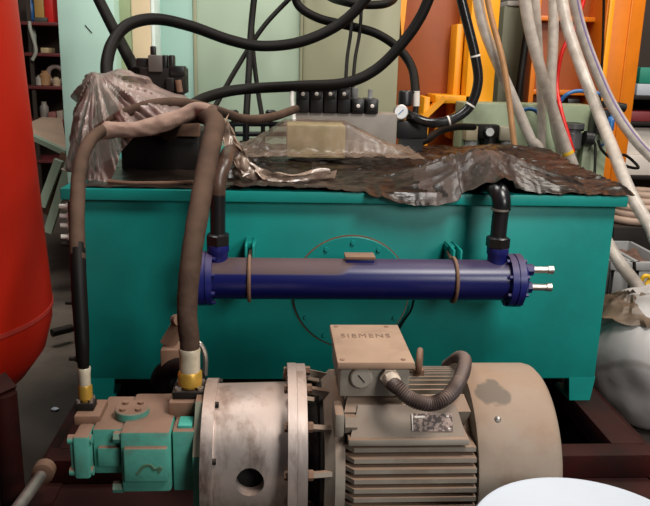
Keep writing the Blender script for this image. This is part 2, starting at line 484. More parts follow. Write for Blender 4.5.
# ------------------------------------------------------------------ base frame
t = thing('base_frame', 'maroon channel steel base frame on the floor carrying pump, motor and tank', 'frame', (.08, 1.8, 0))
for x0, x1 in ((-.70, -.62), (.79, .87)):
    b = MB(); b.box(x0, 1.17, .0, x1, 2.9, .012); b.box(x0, 1.17, .098, x1, 2.9, .11); b.box((x0+x1)/2-.006, 1.17, .01, (x0+x1)/2+.006, 2.9, .10)
    b.build('side_beam', 'maroon', t)
for y in (1.63, 2.05, 2.75):
    b = MB(); b.box(-.66, y, .03, .81, y+.07, .108, .003); b.build('cross_beam', 'maroon', t)
for x0, x1 in ((-.64, -.56), (.715, .80)):
    MB().box(x0, 1.655, .106, x1, 2.88, .17, .003).build('tank_rail', 'maroon', t)
MB().box(-.66, 1.60, .106, .86, 1.66, .168, .003).build('cross_rail', 'maroon', t)
MB().box(-.64, 1.18, .07, .80, 1.61, .105).build('base_plate', 'maroon', t)

# ------------------------------------------------------------------ tank
TX0, TX1, TY0, TY1, TZ0, TZ1 = -.632, .768, 1.9, 2.85, .235, .735
TOP = .757
tank = thing('hydraulic_tank', 'large teal steel oil tank on feet with round bolted access cover', 'tank', (.07, 2.37, .11))
MB().box(TX0, TY0, TZ0, TX1, TY1, TZ1, .006).build('body', 'tank', tank)
b = MB(); b.box(-.662, 1.876, .729, .786, 2.875, TOP, .002)
b.build('rim', 'tank', tank)
for x in (TX0, TX1-.075):
    for y in (1.9, 2.74):
        b = MB(); b.prism([(x+.008, y, .17), (x+.067, y, .17), (x+.075, y, .24), (x, y, .24)], (0, .01, 0)); b.box(x+.005, y+.01, .17, x+.07, y+.1, .18); b.box(x+.03, y+.01, .178, x+.042, y+.1, .24)
        b.build('foot', 'tank', tank)
AC = P(351, 293, 1.892)
cov = MB().lathe((AC.x, 1.901, AC.z), (0, -1, 0), [(0, .153), (.007, .153), (.009, .151)], 64).build('access_cover', 'tank', tank)
for i in range(12):
    a = math.radians(90+30*i)
    b = MB(); hexbolt(b, (AC.x+.137*math.cos(a), 1.893, AC.z+.137*math.sin(a)), (0, -1, 0), .0065, .006)
    b.build('bolt', 'tank', cov)
gk = MB().ring((AC.x, 1.9008, AC.z), (AC.x, 1.897, AC.z), .1565, .1525, 64).build('gasket', 'rust', cov)
sf = MB().box(-.660, 1.925, .25, -.63, 2.8, .715, .004).build('side_flange', 'dark', tank)
for y in (1.94, 2.1, 2.3, 2.5, 2.7):
    for z in ([.70, .675, .65, .62, .60, .44, .28] if y == 1.94 else [.70, .28]):
        b = MB(); b.cyl((-.66, y, z), (-.684, y, z), .006, seg=10); hexbolt(b, (-.66, y, z), (-1, 0, 0), .009, .008); b.build('bolt', 'whitecable' if z > .61 else 'dark', sf)
for u, v in ((251, 243), (451, 247)):
    x = X(u, v, 1.88); z = Z(u, v, 1.88)
    b = MB(); b.box(x-.013, 1.80, z-.05, x-.007, 1.9, z+.012, .002); b.box(x+.005, 1.80, z-.05, x+.011, 1.9, z+.012, .002); b.box(x-.016, 1.855, z-.01, x+.014, 1.9, z+.008, .003)
    b.build('bracket', 'tank', tank)

# ------------------------------------------------------------------ oil cooler
CY_, CZ_ = 1.78, .557
cx0, cx1 = -.295, .462
cool = thing('oil_cooler', 'long blue tubular oil cooler across front of the teal tank', 'cooler', (.08, CY_, .49))
MB().cyl((cx0, CY_, CZ_), (cx1, CY_, CZ_), .051, seg=48).build('shell', 'blue', cool)
for a, d in ((cx0, -1), (cx1, 1)):
    f = MB().lathe((a, CY_, CZ_), (d, 0, 0), [(-.014, .051), (-.014, .066), (0, .067), (.001, .064), (.003, .064), (.004, .067), (.02, .067), (.021, .058), (.03, .05), (.034, .03)], 40).build('end_flange', 'bluef', cool)
    for i in range(8):
        an = math.pi*2*(i+.5)/8
        b = MB(); b.cyl((a-d*.022, CY_+.059*math.cos(an), CZ_+.059*math.sin(an)), (a+d*.028, CY_+.059*math.cos(an), CZ_+.059*math.sin(an)), .005, seg=8)
        b.build('bolt', 'bluef', f)
for u, v, y in ((218, 255, 1.78), (497, 259, 1.78)):
    x = X(u, v, y)
    MB().lathe((x, CY_, CZ_+.035), (0, 0, 1), [(0, .024), (.03, .024), (.034, .027), (.05, .027)], 24).build('port', 'bluef', cool)
for v, zz in ((269, .590), (287, .545)):
    b = MB(); b.lathe((cx1+.02, 1.76, zz), (1, 0, 0), [(0, .015), (.026, .015), (.027, .009)], 6)
    st = b.build('stub_nut', 'bluef', cool)
    b = MB(); b.lathe((cx1+.045, 1.76, zz), (1, 0, 0), [(0, .0085), (.038, .0085), (.039, .0105), (.052, .0105)], 16); b.build('stub_pipe', 'steel', st)
b = MB(); xx = X(360, 257, 1.77); b.box(xx-.035, 1.76, .60, xx+.035, 1.80, .613, .002); b.build('pad', 'bluef', cool)
b = MB(); b.box(xx-.037, 1.757, .612, xx+.037, 1.803, .620, .002); b.build('pad_cap', 'rust', cool)
for u, v in ((249, 260), (458, 263)):
    x = X(u, v, 1.74); b = MB()
    pts = [(x, 1.85, .61)]+[(x, CY_-.055*math.sin(a), CZ_+.055*math.cos(a)) for a in [math.radians(k) for k in range(-30, 211, 20)]]+[(x, 1.85, .505)]
    b.tube(pts, .0045, 8, 4); b.build('clamp', 'rust', cool)

# riser pipes from the cooler ports into the tank top
px = X(218, 240, 1.78)
t = thing('riser_pipe', 'black riser pipe at left end of blue cooler, bending brown over tank edge', 'pipe', (px, CY_, .60), 'riser pipes on the cooler')
e = P(231, 146, 2.0)
MB().tube([(px, CY_, .637), (px, CY_, .70), (px+.001, CY_, .765)], .0185, 20).build('pipe', 'black', t)
MB().tube([(px+.001, CY_, .76), (px+.003, CY_+.004, .80), (px+.015, CY_+.04, .835), (e.x, 1.92, .85), (e.x+.02, 2.02, .83), (e.x+.03, 2.12, .75)], [.0185, .018, .0175, .017, .017], 16).build('elbow', mat('brown_stained_pipe', (.075, .042, .03), .35, var=.4, vs=25), t)
b = MB(); b.lathe((px, CY_, .632), (0, 0, 1), [(0, .026), (.012, .026)], 6); b.lathe((px, CY_, .644), (0, 0, 1), [(0, .03), (.022, .03), (.026, .024)], 6); b.build('union_nut', 'black', t)
px = X(498, 240, 1.78)
t = thing('riser_pipe', 'black riser pipe at right end of blue cooler, elbow tucked under film tent', 'pipe', (px, CY_, .60), 'riser pipes on the cooler')
MB().tube([(px, CY_, .637), (px, CY_, .70), (px+.002, CY_, .745)], .020, 20).build('pipe', 'black', t)
MB().tube([(px+.002, CY_, .735), (px+.001, CY_+.002, .758), (px-.002, CY_+.018, .776), (px-.006, CY_+.055, .784), (px-.01, CY_+.11, .786), (px-.01, CY_+.20, .745)], [.0225, .0225, .0225, .021, .02], 18).build('elbow', 'black', t)
b = MB(); b.lathe((px, CY_, .632), (0, 0, 1), [(0, .026), (.012, .026)], 6); b.lathe((px, CY_, .644), (0, 0, 1), [(0, .03), (.022, .03), (.026, .024)], 6); b.build('union_nut', 'black', t)
MB().ring((px, CY_, .735), (px, CY_, .740), .0235, .015, 20).build('bead', 'steel', t)

# ------------------------------------------------------------------ electric motor
MY, MZ = 1.39, .302
mo = thing('electric_motor', 'dusty grey finned electric motor with terminal box lying in front of teal tank', 'motor', (.16, MY, .105))
MB().lathe((-.005, MY, MZ), (1, 0, 0), [(0, .138), (.25, .138)], 64).build('frame', 'motor', mo)
b = MB()
zs = [.391-.0176*i for i in range(11)]
for sgn in (-1, 1):
    for z in zs:                                        # horizontal side fins with chamfered left ends
        h = z-MZ; yi = math.sqrt(.137**2-h**2)-.01; yo = math.sqrt(max(.181**2-h**2, .0))
        A = [(.0, MY+sgn*yi, z-.005), (.242, MY+sgn*yi, z-.005), (.242, MY+sgn*yo, z-.0025), (.016, MY+sgn*yo, z-.0025), (.0, MY+sgn*(yo-.018), z-.0025)]
        b.prism(A, (0, 0, .0088))
for i in range(17):                                     # crown fins
    a = math.radians(52+76*i/16)
    d = Vector((0, -math.cos(a), math.sin(a))); s_ = Vector((0, d.z, -d.y))
    c0 = Vector((0, MY, MZ))+d*.133; c1 = Vector((0, MY, MZ))+d*.174
    b.prism([c0-s_*.0025, c0+s_*.0025, c1+s_*.0015, c1-s_*.0015], (.236, 0, 0))
fn = b.build('cooling_fins', 'motor', mo)
b = MB(); b.lathe((.247, MY, MZ), (1, 0, 0), [(.0, .172), (.0, .1795), (.004, .181), (.142, .181), (.153, .178), (.161, .170), (.165, .150), (.166, .03)], 72)
fc = b.build('fan_cover', 'fancover', mo)
b = MB()
p = P(438, 421, 1.214)
for (u, v) in ((498, 420),):
    q = P(u, v, 1.212); b.lathe((q.x, q.y+.004, q.z), (0, -1, .15), [(0, .006), (.004, .006), (.006, .003)], 10)
b.build('screw', 'steel', fc)
b = MB(); b.lathe((-.005, MY, MZ), (-1, 0, 0), [(-.006, .168), (.012, .168), (.016, .163), (.03, .150), (.034, .10)], 56); b.build('end_shield', 'motor', mo)
b = MB(); b.ring((-.068, MY, MZ), (-.086, MY, MZ), .180, .125, 64); fl = b.build('mounting_flange', 'alu', mo)
for i in range(12):
    a = math.radians(15+30*i); dd = Vector((0, math.cos(a), math.sin(a)))
    c0 = Vector((-.012, MY, MZ))+dd*.152; c1 = Vector((-.07, MY, MZ))+dd*.165
    b = MB(); b.bar(c0, c1, .009, .014, up=dd)
    b.build('spoke', 'motor', mo)
MB().lathe((-.03, MY, MZ), (-1, 0, 0), [(0, .145), (.012, .14), (.014, .10), (.04, .09)], 40).build('bearing_hub', 'dark', mo)
# lifting lug boss on the front and front-left ear
b = MB()
for (u, v) in ((351, 428),):
    q = P(u, v, 1.235); b.lathe((q.x-.010, q.y+.02, q.z), (1, 0, 0), [(0, .018), (.022, .018)], 6); b.box(q.x-.03, q.y-.002, q.z-.02, q.x-.012, q.y+.06, q.z+.028, .006)
b.build('lug', 'motor', mo)
# smooth side panel with nameplate ledge
def slab(z0, y0, z1, y1, x0, x1, th, cut):
    d = Vector((0, y1-y0, z1-z0)).normalized(); n = Vector((0, -d.z, d.y))
    if n.z < 0: n = -n
    return [Vector((x0, y0, z0)), Vector((x1, y0, z0)), Vector((x1-cut, y1, z1)), Vector((x0+cut, y1, z1))], n*-th
ya, yb_, yc = 1.232, 1.262, 1.285
za, zb_, zc = Z(410, 438, ya), Z(410, 405, yb_), Z(410, 396, yc)
b = MB(); pl, ex = slab(zb_-.012, yb_-.004, zc+.002, yc, -.002, .234, .06, .008); b.prism(pl, ex)
b.build('shoulder_panel', 'motor', mo)
b = MB(); pl, ex = slab(za, ya, zb_, yb_, .008, .222, .05, .016); b.prism(pl, ex)
b.box(.004, ya-.008, za-.012, .226, 1.30, za+.001, .002)
sp = b.build('side_panel', 'motor', mo)
d = (Vector((0, yb_, zb_))-Vector((0, ya, za))).normalized(); n = Vector((0, -d.z, d.y))
c0 = Vector((X(433, 423, 1.24), ya, za))+d*(Vector((0, yb_, zb_))-Vector((0, ya, za))).length*.47+n*.001
b = MB(); sx, sd, th = .037, .0165, .0015
A = [c0+Vector((-sx, 0, 0))-d*sd, c0+Vector((sx, 0, 0))-d*sd, c0+Vector((sx, 0, 0))+d*sd, c0+Vector((-sx, 0, 0))+d*sd]
b.prism([q+n*th for q in A], -n*.003)
npl = b.build('nameplate', 'plate', sp)
A = c0+n*.0016
for (x0, x1, q0, q1) in ((-.033, -.014, .008, .0115), (.026, .031, .009, .012), (-.0385, -.0365, -.0155, .0155), (.028, .032, -.013, -.010)):
    b = MB(); b.prism([A+Vector((x0, 0, 0))+d*q0, A+Vector((x1, 0, 0))+d*q0, A+Vector((x1, 0, 0))+d*q1, A+Vector((x0, 0, 0))+d*q1], n*.0006)
    b.build('stamped_mark', 'cardwhite', npl)
# terminal box
LZ = .557
tb = MB(); tb.box(-.012, 1.262, .485, .116, 1.44, .545, .004); tb.box(.0, 1.285, .44, .105, 1.42, .49)
tb = tb.build('terminal_box', 'motor', mo)
b = MB(); b.box(-.018, 1.252, .543, .123, 1.452, LZ, .003); b.build('box_lid', 'lid', tb)
for x, y in ((-.008, 1.264), (.103, 1.264), (-.006, 1.438), (.097, 1.438)):
    b = MB(); b.lathe((x, y, LZ-.001), (0, 0, 1), [(0, .0045), (.002, .0045), (.003, .002)], 12); b.build('lid_screw', 'rust', tb)
q = P(361, 377, 1.262)
b = MB(); b.lathe((q.x, 1.264, q.z), (0, -1, 0), [(0, .021), (.006, .021), (.009, .018), (.0095, .001)], 28); pg = b.build('blanking_plug', 'motor', tb)
b = MB(); b.bar((q.x-.006, 1.2545, q.z+.007), (q.x+.006, 1.2545, q.z-.007), .0018, .0014, up=(0, -1, 0)); b.build('plug_slot', 'darkhole', pg)
q = P(390, 378, 1.255)
G = Vector((q.x, 1.262, q.z))
b = MB(); b.lathe(G, (0, -1, 0), [(-.002, .019), (.012, .019)], 6); b.lathe(G+Vector((0, -.010, 0)), (.25, -1, -.25), [(0, .017), (.016, .0165), (.02, .013)], 8); b.build('cable_gland', mat('gland_plastic', (.42, .34, .27), .5, var=.2, vs=30), tb)
fcu = bpy.data.curves.new('lettering', 'FONT'); fcu.body = 'SIEMENS'; fcu.size = .022; fcu.extrude = .0006; fcu.align_x = 'CENTER'; fcu.align_y = 'CENTER'; fcu.space_character = 1.25
fo = bpy.data.objects.new('lettering', fcu); COL.objects.link(fo); bpy.context.view_layer.update()
me = bpy.data.meshes.new_from_object(fo.evaluated_get(bpy.context.evaluated_depsgraph_get())); bpy.data.objects.remove(fo)
me.materials.clear(); me.materials.append(M['letter'])
for v in me.vertices: v.co = Vector((v.co.x*1.0+.048, v.co.y*1.25+1.385, v.co.z+LZ+.0002))-ORIG[tb.name]
lo = bpy.data.objects.new('lettering', me); COL.objects.link(lo); lo.parent = tb
# lifting eye
q = P(419, 366, 1.39)
b = MB(); b.tube([(q.x, 1.39+.0*k, q.z) if False else (q.x+.005*math.cos(a), 1.39+.020*math.cos(a), .503+.020*math.sin(a)) for k in range(1) for a in [math.radians(j) for j in range(-90, 271, 20)]], .0065, 10, 3, cap=False)
b.cyl((q.x, 1.39, .465), (q.x, 1.39, .485), .011, seg=14); b.build('lifting_eye', 'rust', mo)
for y in (1.25, 1.53):
    b = MB(); b.box(.02, y-.035, .105, .20, y+.035, .122, .003); b.box(.03, y-.012, .12, .19, y+.012, .19, .003); b.build('foot', 'motor', mo)

# corrugated conduit
cp = [G+Vector((0, -.02, -.003)), P(398, 388, 1.222), P(411, 399, 1.213), P(430, 404, 1.215), P(447, 397, 1.23), P(458, 383, 1.27), P(464, 368, 1.33), P(464, 359, 1.40), P(458, 358, 1.47), P(447, 366, 1.55)]
rr = []
for i in range(150): rr += [.0115 if i % 2 else .0145]
tag(MB().tube(cp, rr, 14, 34).build('cable_conduit', mat('brown_conduit', (.060, .042, .038), .4, var=.2, vs=20, dust=(.2, .13, .1), damt=.7)), 'dark corrugated cable conduit curling from terminal box over the motor', 'conduit')

# ------------------------------------------------------------------ bell housing
bh = thing('bell_housing', 'dusty cast aluminium bell housing with round inspection hole between pump and motor', 'housing', (-.18, MY, .105))
b = MB()
BR = .140
b.lathe((-.249, MY, MZ), (1, 0, 0), [(0, .115), (0, BR), (.157, BR+.003), (.157, .118)], 80, cap=False)
b.lathe((-.249, MY, MZ), (1, 0, 0), [(0, .115), (.157, .118)], 80, cap=False)
bd = b.build('housing_body', 'alu', bh)
bmw = bmesh.new(); bmw.from_mesh(bd.data); bmesh.ops.remove_doubles(bmw, verts=bmw.verts, dist=1e-5); bmesh.ops.recalc_face_normals(bmw, faces=bmw.faces); bmw.to_mesh(bd.data); bmw.free()
hp = P(250, 479, 1.26)
cut = MB().cyl((hp.x, 1.35, hp.z+.01), (hp.x, 1.20, hp.z-.008), .0265, seg=32).build('cutter', 'darkhole', at=(0, 0, 0))
bool_cut(bd, [cut])
b = MB(); b.ring((-.266, MY, MZ), (-.243, MY, MZ), .1505, .05, 72); lf = b.build('pump_side_flange', 'alu', bh)
b = MB(); b.ring((-.104, MY, MZ), (-.0865, MY, MZ), .1815, .118, 72); mf = b.build('motor_side_flange', 'alu', bh)
for i in range(12):
    a = math.radians(15+30*i); c = Vector((0, MY+.166*math.cos(a), MZ+.166*math.sin(a)))
    b = MB(); hexbolt(b, c+Vector((-.104, 0, 0)), (-1, 0, 0), .009, .007); b.build('bolt', 'rust', mf)
    b = MB(); hexbolt(b, c+Vector((-.067, 0, 0)), (1, 0, 0), .010, .010); b.build('nut', 'rust', mf)
for i in range(8):
    a = math.radians(22+45*i); c = Vector((0, MY+.143*math.cos(a), MZ+.143*math.sin(a)))
    b = MB(); b.cyl(c+Vector((-.243, 0, 0)), c+Vector((-.236, 0, 0)), .006, seg=10); b.build('bolt', 'dark', lf)
b = MB(); b.cyl((-.30, MY, MZ), (-.07, MY, MZ), .045, seg=24); b.cyl((-.235, MY, MZ), (-.10, MY, MZ), .105, seg=40); b.build('coupling', 'darkhole', bh)  # coupling, plus a black drum added inside so the hole looks dark
b = MB(); b.box(-.27, 1.30, .105, -.10, 1.48, .19, .004); b.build('support_foot', 'maroon', bh)

# ------------------------------------------------------------------ pump
pu = thing('hydraulic_pump', 'teal double hydraulic pump bolted to left end of aluminium bell housing', 'pump', (-.40, MY, .105))
b = MB(); b.box(-.416, 1.29, .276, -.324, 1.462, .402, .006); b.build('pump_body', 'teal', pu)
b = MB(); b.box(-.409, 1.279, .304, -.328, 1.295, .374, .004); cp_ = b.build('cover_plate', 'teal', pu)
b = MB(); b.tube([(-.385, 1.2785, .322), (-.372, 1.2782, .338), (-.36, 1.2785, .34), (-.352, 1.2782, .332), (-.34, 1.2785, .335), (-.345, 1.2785, .325)], .003, 6, 6, flat=.4); b.build('cast_mark', mat('worn_green', (.07, .15, .09), .6), cp_)
b = MB(); b.box(-.321, 1.30, .272, -.279, 1.468, .398, .004); b.box(-.326, 1.32, .29, -.318, 1.46, .39); b.build('pump_neck', 'teal', pu)
b = MB(); b.box(-.312, 1.312, .395, -.285, 1.352, .404, .002); b.build('port_pad', 'tealb', pu)
b = MB(); b.prism([(-.281, MY+.125*math.cos(a)*1.0, MZ+.148*math.sin(a)) for a in [math.radians(22.5+45*k) for k in range(8)]], (.016, 0, 0)); b.build('pump_flange', 'teal', pu)
b = MB(); b.box(-.472, 1.315, .302, -.416, 1.46, .396, .004); b.build('rear_body', 'teal', pu)
b = MB(); b.box(-.462, 1.305, .322, -.420, 1.32, .362, .003); b.build('cover_plate', 'teal', pu)
b = MB(); b.box(-.503, 1.292, .304, -.474, 1.45, .392, .005); b.box(-.511, 1.30, .318, -.50, 1.44, .376, .003); b.build('end_cover', 'teal', pu)
for y, z in ((1.288, .315), (1.288, .381)):
    b = MB(); b.cyl((-.514, 1.305, z), (-.470, 1.305, z), .009, seg=12); b.build('bolt', 'teal', pu)
b = MB()
cc = PZ(132, 409, .41); b.lathe((cc.x, cc.y, .398), (0, 0, 1), [(0, .033), (.014, .033), (.016, .031)], 28)
ca = b.build('round_cap', 'teal', pu)
for i in range(4):
    a = math.radians(45+90*i); b = MB(); b.lathe((cc.x+.021*math.cos(a), cc.y+.021*math.sin(a), .413), (0, 0, 1), [(0, .006), (.006, .006), (.006, .003)], 8); b.build('cap_screw', 'rust', ca)
for u, v in ((120, 438), (120, 497)):
    q = P(u, v, 1.30); b = MB(); b.lathe((q.x-.012, 1.305, max(q.z, .28)), (1, 0, 0), [(0, .011), (.02, .011)], 6); b.build('bolt', 'teal', pu)
b = MB(); b.box(-.335, 1.36, .395, -.274, 1.44, .428, .003); pt = b.build('port_block', 'rust', pu)
b = MB(); b.box(-.513, 1.345, .388, -.464, 1.42, .408, .003); b.build('port_block', 'rust', pu)

# the two dusty hoses
def fitting(t, q, r, zb):
    """split flange, brass nut and zinc ferrule standing on a port block"""
    b = MB(); b.box(q.x-r*1.45, q.y-r*1.2, zb, q.x+r*1.45, q.y+r*1.2, zb+.016, .003)
    fl_ = b.build('split_flange', 'dark', t)
    for sx in (-1, 1):
        for sy in (-1, 1):
            b = MB(); b.lathe((q.x+sx*r*.95, q.y+sy*r*.75, zb+.014), (0, 0, 1), [(0, r*.30), (.008, r*.30), (.008, r*.16), (.004, r*.16)], 12); b.build('cap_screw', 'steel', fl_)
    b = MB(); b.lathe((q.x, q.y, zb+.012), (0, 0, 1), [(0, r*.8), (.008, r*.8), (.010, r*1.08), (.034, r*1.08), (.038, r*.95)], 10); b.build('brass_nut', 'brass', t)


q = Vector((X(190, 372, 1.40), 1.40, .428))
t = thing('hydraulic_hose', 'thick dusty brown hose rising from brass nut beside bell housing to tank top', 'hose', q, 'dusty pump hoses')
fitting(t, q, .0225, .428)
b = MB(); b.lathe((q.x, q.y, .462), (0, 0, 1), [(0, .019), (.004, .0215), (.012, .0215), (.013, .0200), (.05, .0205), (.06, .0215), (.064, .020)], 24); b.build('ferrule', 'ferrule', t)
MB().tube([(q.x, q.y, .50), (q.x, q.y+.002, .54), P(187, 310, 1.415), P(191, 260, 1.46), P(198, 215, 1.54), P(206, 170, 1.66), P(212, 140, 1.77), P(215, 124, 1.86), P(208, 116, 1.95), P(195, 114, 2.03), P(176, 118, 2.12), P(168, 135, 2.16)], [.0188, .0195, .020, .021, .022, .0228, .024, .025, .025, .024, .024, .024], 18, 12, wob=.05).build('rubber_tube', 'rubberdust', t)
q = Vector((X(86, 402, 1.38), 1.38, .408))
t = thing('hydraulic_hose', 'thinner dusty hose at far left, brass nut on pump end, arching over tank corner', 'hose', q, 'dusty pump hoses')
fitting(t, q, .0125, .408)
b = MB(); b.lathe((q.x, q.y, .440), (0, 0, 1), [(0, .010), (.004, .0118), (.010, .0118), (.011, .0108), (.04, .0115), (.052, .0128), (.054, .012)], 20); b.build('ferrule', 'ferrule', t)
MB().tube([(q.x, q.y, .484), (q.x-.001, q.y, .515), P(82, 335, 1.39), P(79, 285, 1.43), P(77, 225, 1.51), P(79, 175, 1.64), P(85, 150, 1.75), P(97, 134, 1.87), P(114, 127, 1.96), P(135, 126, 2.05), P(150, 132, 2.12)], [.010, .0125, .0145, .0155, .0155, .0152, .015, .015, .015, .015], 16, 12, wob=.05).build('rubber_tube', 'rubberdust', t)
for o in t.children:
    if o.name.startswith('rubber_tube'):
        o.data.materials.append(M['rubber'])
        for f in o.data.polygons:
            c = f.center+ORIG[o.name]
            if c.z < .70+.06*noise.noise(Vector((c.x*60, c.y*60, c.z*9))): f.material_index = 1
tag(MB().tube([P(98, 130, 2.02), P(112, 121, 2.0), P(130, 111, 2.0), P(155, 104, 2.02), P(185, 103, 2.08), P(215, 110, 2.15), P(245, 119, 2.25), P(272, 117, 2.37), P(296, 109, 2.52)], .0135, 14, 12).build('hydraulic_hose', 'rubberdust'), 'brown hose snaking level from plastic bag across to the black valve bank', 'hose')

def crease(x, y, f, seed):
    return abs(noise.noise(Vector((x*f+seed, y*f*1.6, seed))))


# ------------------------------------------------------------------ valve stack under plastic, left on the tank top
vs = thing('valve_stack', 'dark stacked directional valve unit half covered by plastic on tank left', 'valve', (-.42, 2.27, TOP))
b = MB(); b.box(X(122, 178, 2.2), 2.2, TOP, X(200, 178, 2.2), 2.45, Z(150, 132, 2.2), .006); b.build('sub_base', 'dark', vs)
b = MB(); b.box(X(150, 130, 2.19), 2.17, .86, X(200, 130, 2.19), 2.2, .90, .004); b.build('side_valve', 'rust', vs)
b = MB(); b.box(X(118, 150, 2.25), 2.28, .88, X(178, 90, 2.25), 2.42, Z(160, 92, 2.28), .006); b.build('valve_block', 'dark', vs)
zb = Z(160, 92, 2.28)
def vbox(u0, v0, u1, v1, y0, y1, name, mt_, par):
    return MB().box(X(u0, (v0+v1)/2, y0), y0, Z((u0+u1)/2, v1, y0), X(u1, (v0+v1)/2, y0), y1, Z((u0+u1)/2, v0, y0), .004).build(name, mt_, par)
vbox(140, 68, 184, 94, 2.28, 2.4, 'valve_body', 'dark', vs)
vbox(148, 55, 162, 72, 2.27, 2.36, 'solenoid', mat('dull_grey_casting', (.10, .085, .075), .5), vs)
vbox(150, 46, 155, 57, 2.30, 2.33, 'connector', 'blackplastic', vs)
vbox(136, 58, 149, 68, 2.29, 2.36, 'coil', 'blackplastic', vs)
for u in (162, 168.5):
    vbox(u, 55, u+5, 70, 2.28, 2.33, 'coil', 'blackplastic', vs)
vbox(170, 66, 184, 76, 2.27, 2.34, 'end_cap', 'blackplastic', vs)
b = MB(); b.cyl(P(178, 80, 2.26), P(180, 92, 2.26), .009, seg=12); b.build('fitting', 'rust', vs)
vbox(166, 78, 174, 92, 2.26, 2.3, 'coil', 'dark', vs)

b = MB(); b.sheet(lambda i, j: Vector((-.615+.40*i, 1.888+.72*j, TOP+.0025+.006*crease(i*3, j*7, 2, 4))), 50, 40, None, .001)
tag(b.build('plastic_sheet', 'oily'), 'flat oily black film lying under the valve stack on tank left', 'plastic sheet')
# plastic bag draped over it
BAG = [[(84, 104, 2.46), (77, 96, 2.34), (75, 120, 2.28), (73, 150, 2.24), (66, 183, 2.2)],
       [(88, 84, 2.46), (83, 80, 2.24), (81, 115, 2.14), (77, 150, 2.09), (76, 184, 2.05)],
       [(94, 78, 2.46), (91, 73, 2.17), (91, 110, 2.06), (90, 145, 2.02), (93, 184, 1.97)],
       [(106, 77, 2.46), (103, 75, 2.14), (107, 108, 2.03), (107, 140, 1.985), (110, 181, 1.955)],
       [(124, 74, 2.46), (120, 70, 2.15), (124, 100, 2.03), (126, 118, 1.985), (123, 150, 1.965)],
       [(142, 82, 2.46), (138, 74, 2.17), (144, 98, 2.06), (149, 110, 2.01), (152, 122, 1.985)],
       [(160, 90, 2.46), (155, 84, 2.2), (164, 99, 2.1), (170, 108, 2.05), (176, 117, 2.0)],
       [(176, 96, 2.46), (173, 92, 2.22), (180, 101, 2.15), (185, 107, 2.1), (192, 112, 2.06)],
       [(186, 98, 2.46), (188, 96, 2.26), (190, 103, 2.2), (192, 108, 2.16), (194, 112, 2.13)]]
BROWS = [catmull([P(*q) for q in col], 16) for col in BAG]
BPIV = P(94, 70, 2.12)
def bagfn(i, j):
    k = min(int(j*64+.5), 64)
    p = catmull([c[k] for c in BROWS], 20)[min(int(i*160+.5), 160)]
    d = p-BPIV; an = math.atan2(d.z, d.x); r = math.hypot(d.x, d.z)
    f = abs(noise.noise(Vector((an*5.5, r*2.5, 1))))*.050+abs(noise.noise(Vector((an*13, r*5, 6))))*.028
    f += abs(noise.noise(Vector((p.x*38, p.z*30, 2))))*.014
    amp = min(1, r*9)*(1 if j > .2 else j*5)
    p = p+Vector((.35*(f-.02)*amp*math.copysign(1, p.x-BPIV.x), -(f-.012)*amp, .25*(f-.02)*amp))
    p.z = max(p.z, .764)
    return p
b = MB(); b.sheet(bagfn, 160, 64, None, .0012)
tag(b.build('plastic_bag', 'bagfilm', ang=60), 'crumpled dusty clear plastic bag draped over the valve stack at tank left', 'plastic sheet')
b = MB()
b.tube([P(92, 136, 1.92), P(108, 131, 1.915), P(122, 130, 1.915), P(140, 129, 1.925), P(160, 124, 1.94), P(180, 117, 1.96), P(197, 110, 1.97), P(212, 112, 1.93)], [.012, .022, .019, .020, .022, .020, .020, .018], 24, 14, wob=.18)
tag(b.build('cloth', 'cloth'), 'long twisted dusty pinkish cloth strip wrapped across both brown hoses', 'cloth')
tag(MB().tube([P(108, 181, 1.95), P(130, 183, 1.94), P(165, 183, 1.94), P(190, 182, 1.95), P(214, 181, 1.96)], .005, 8).build('rod', 'rust'), 'thin brown rod lying along the tank top behind the rim', 'rod')

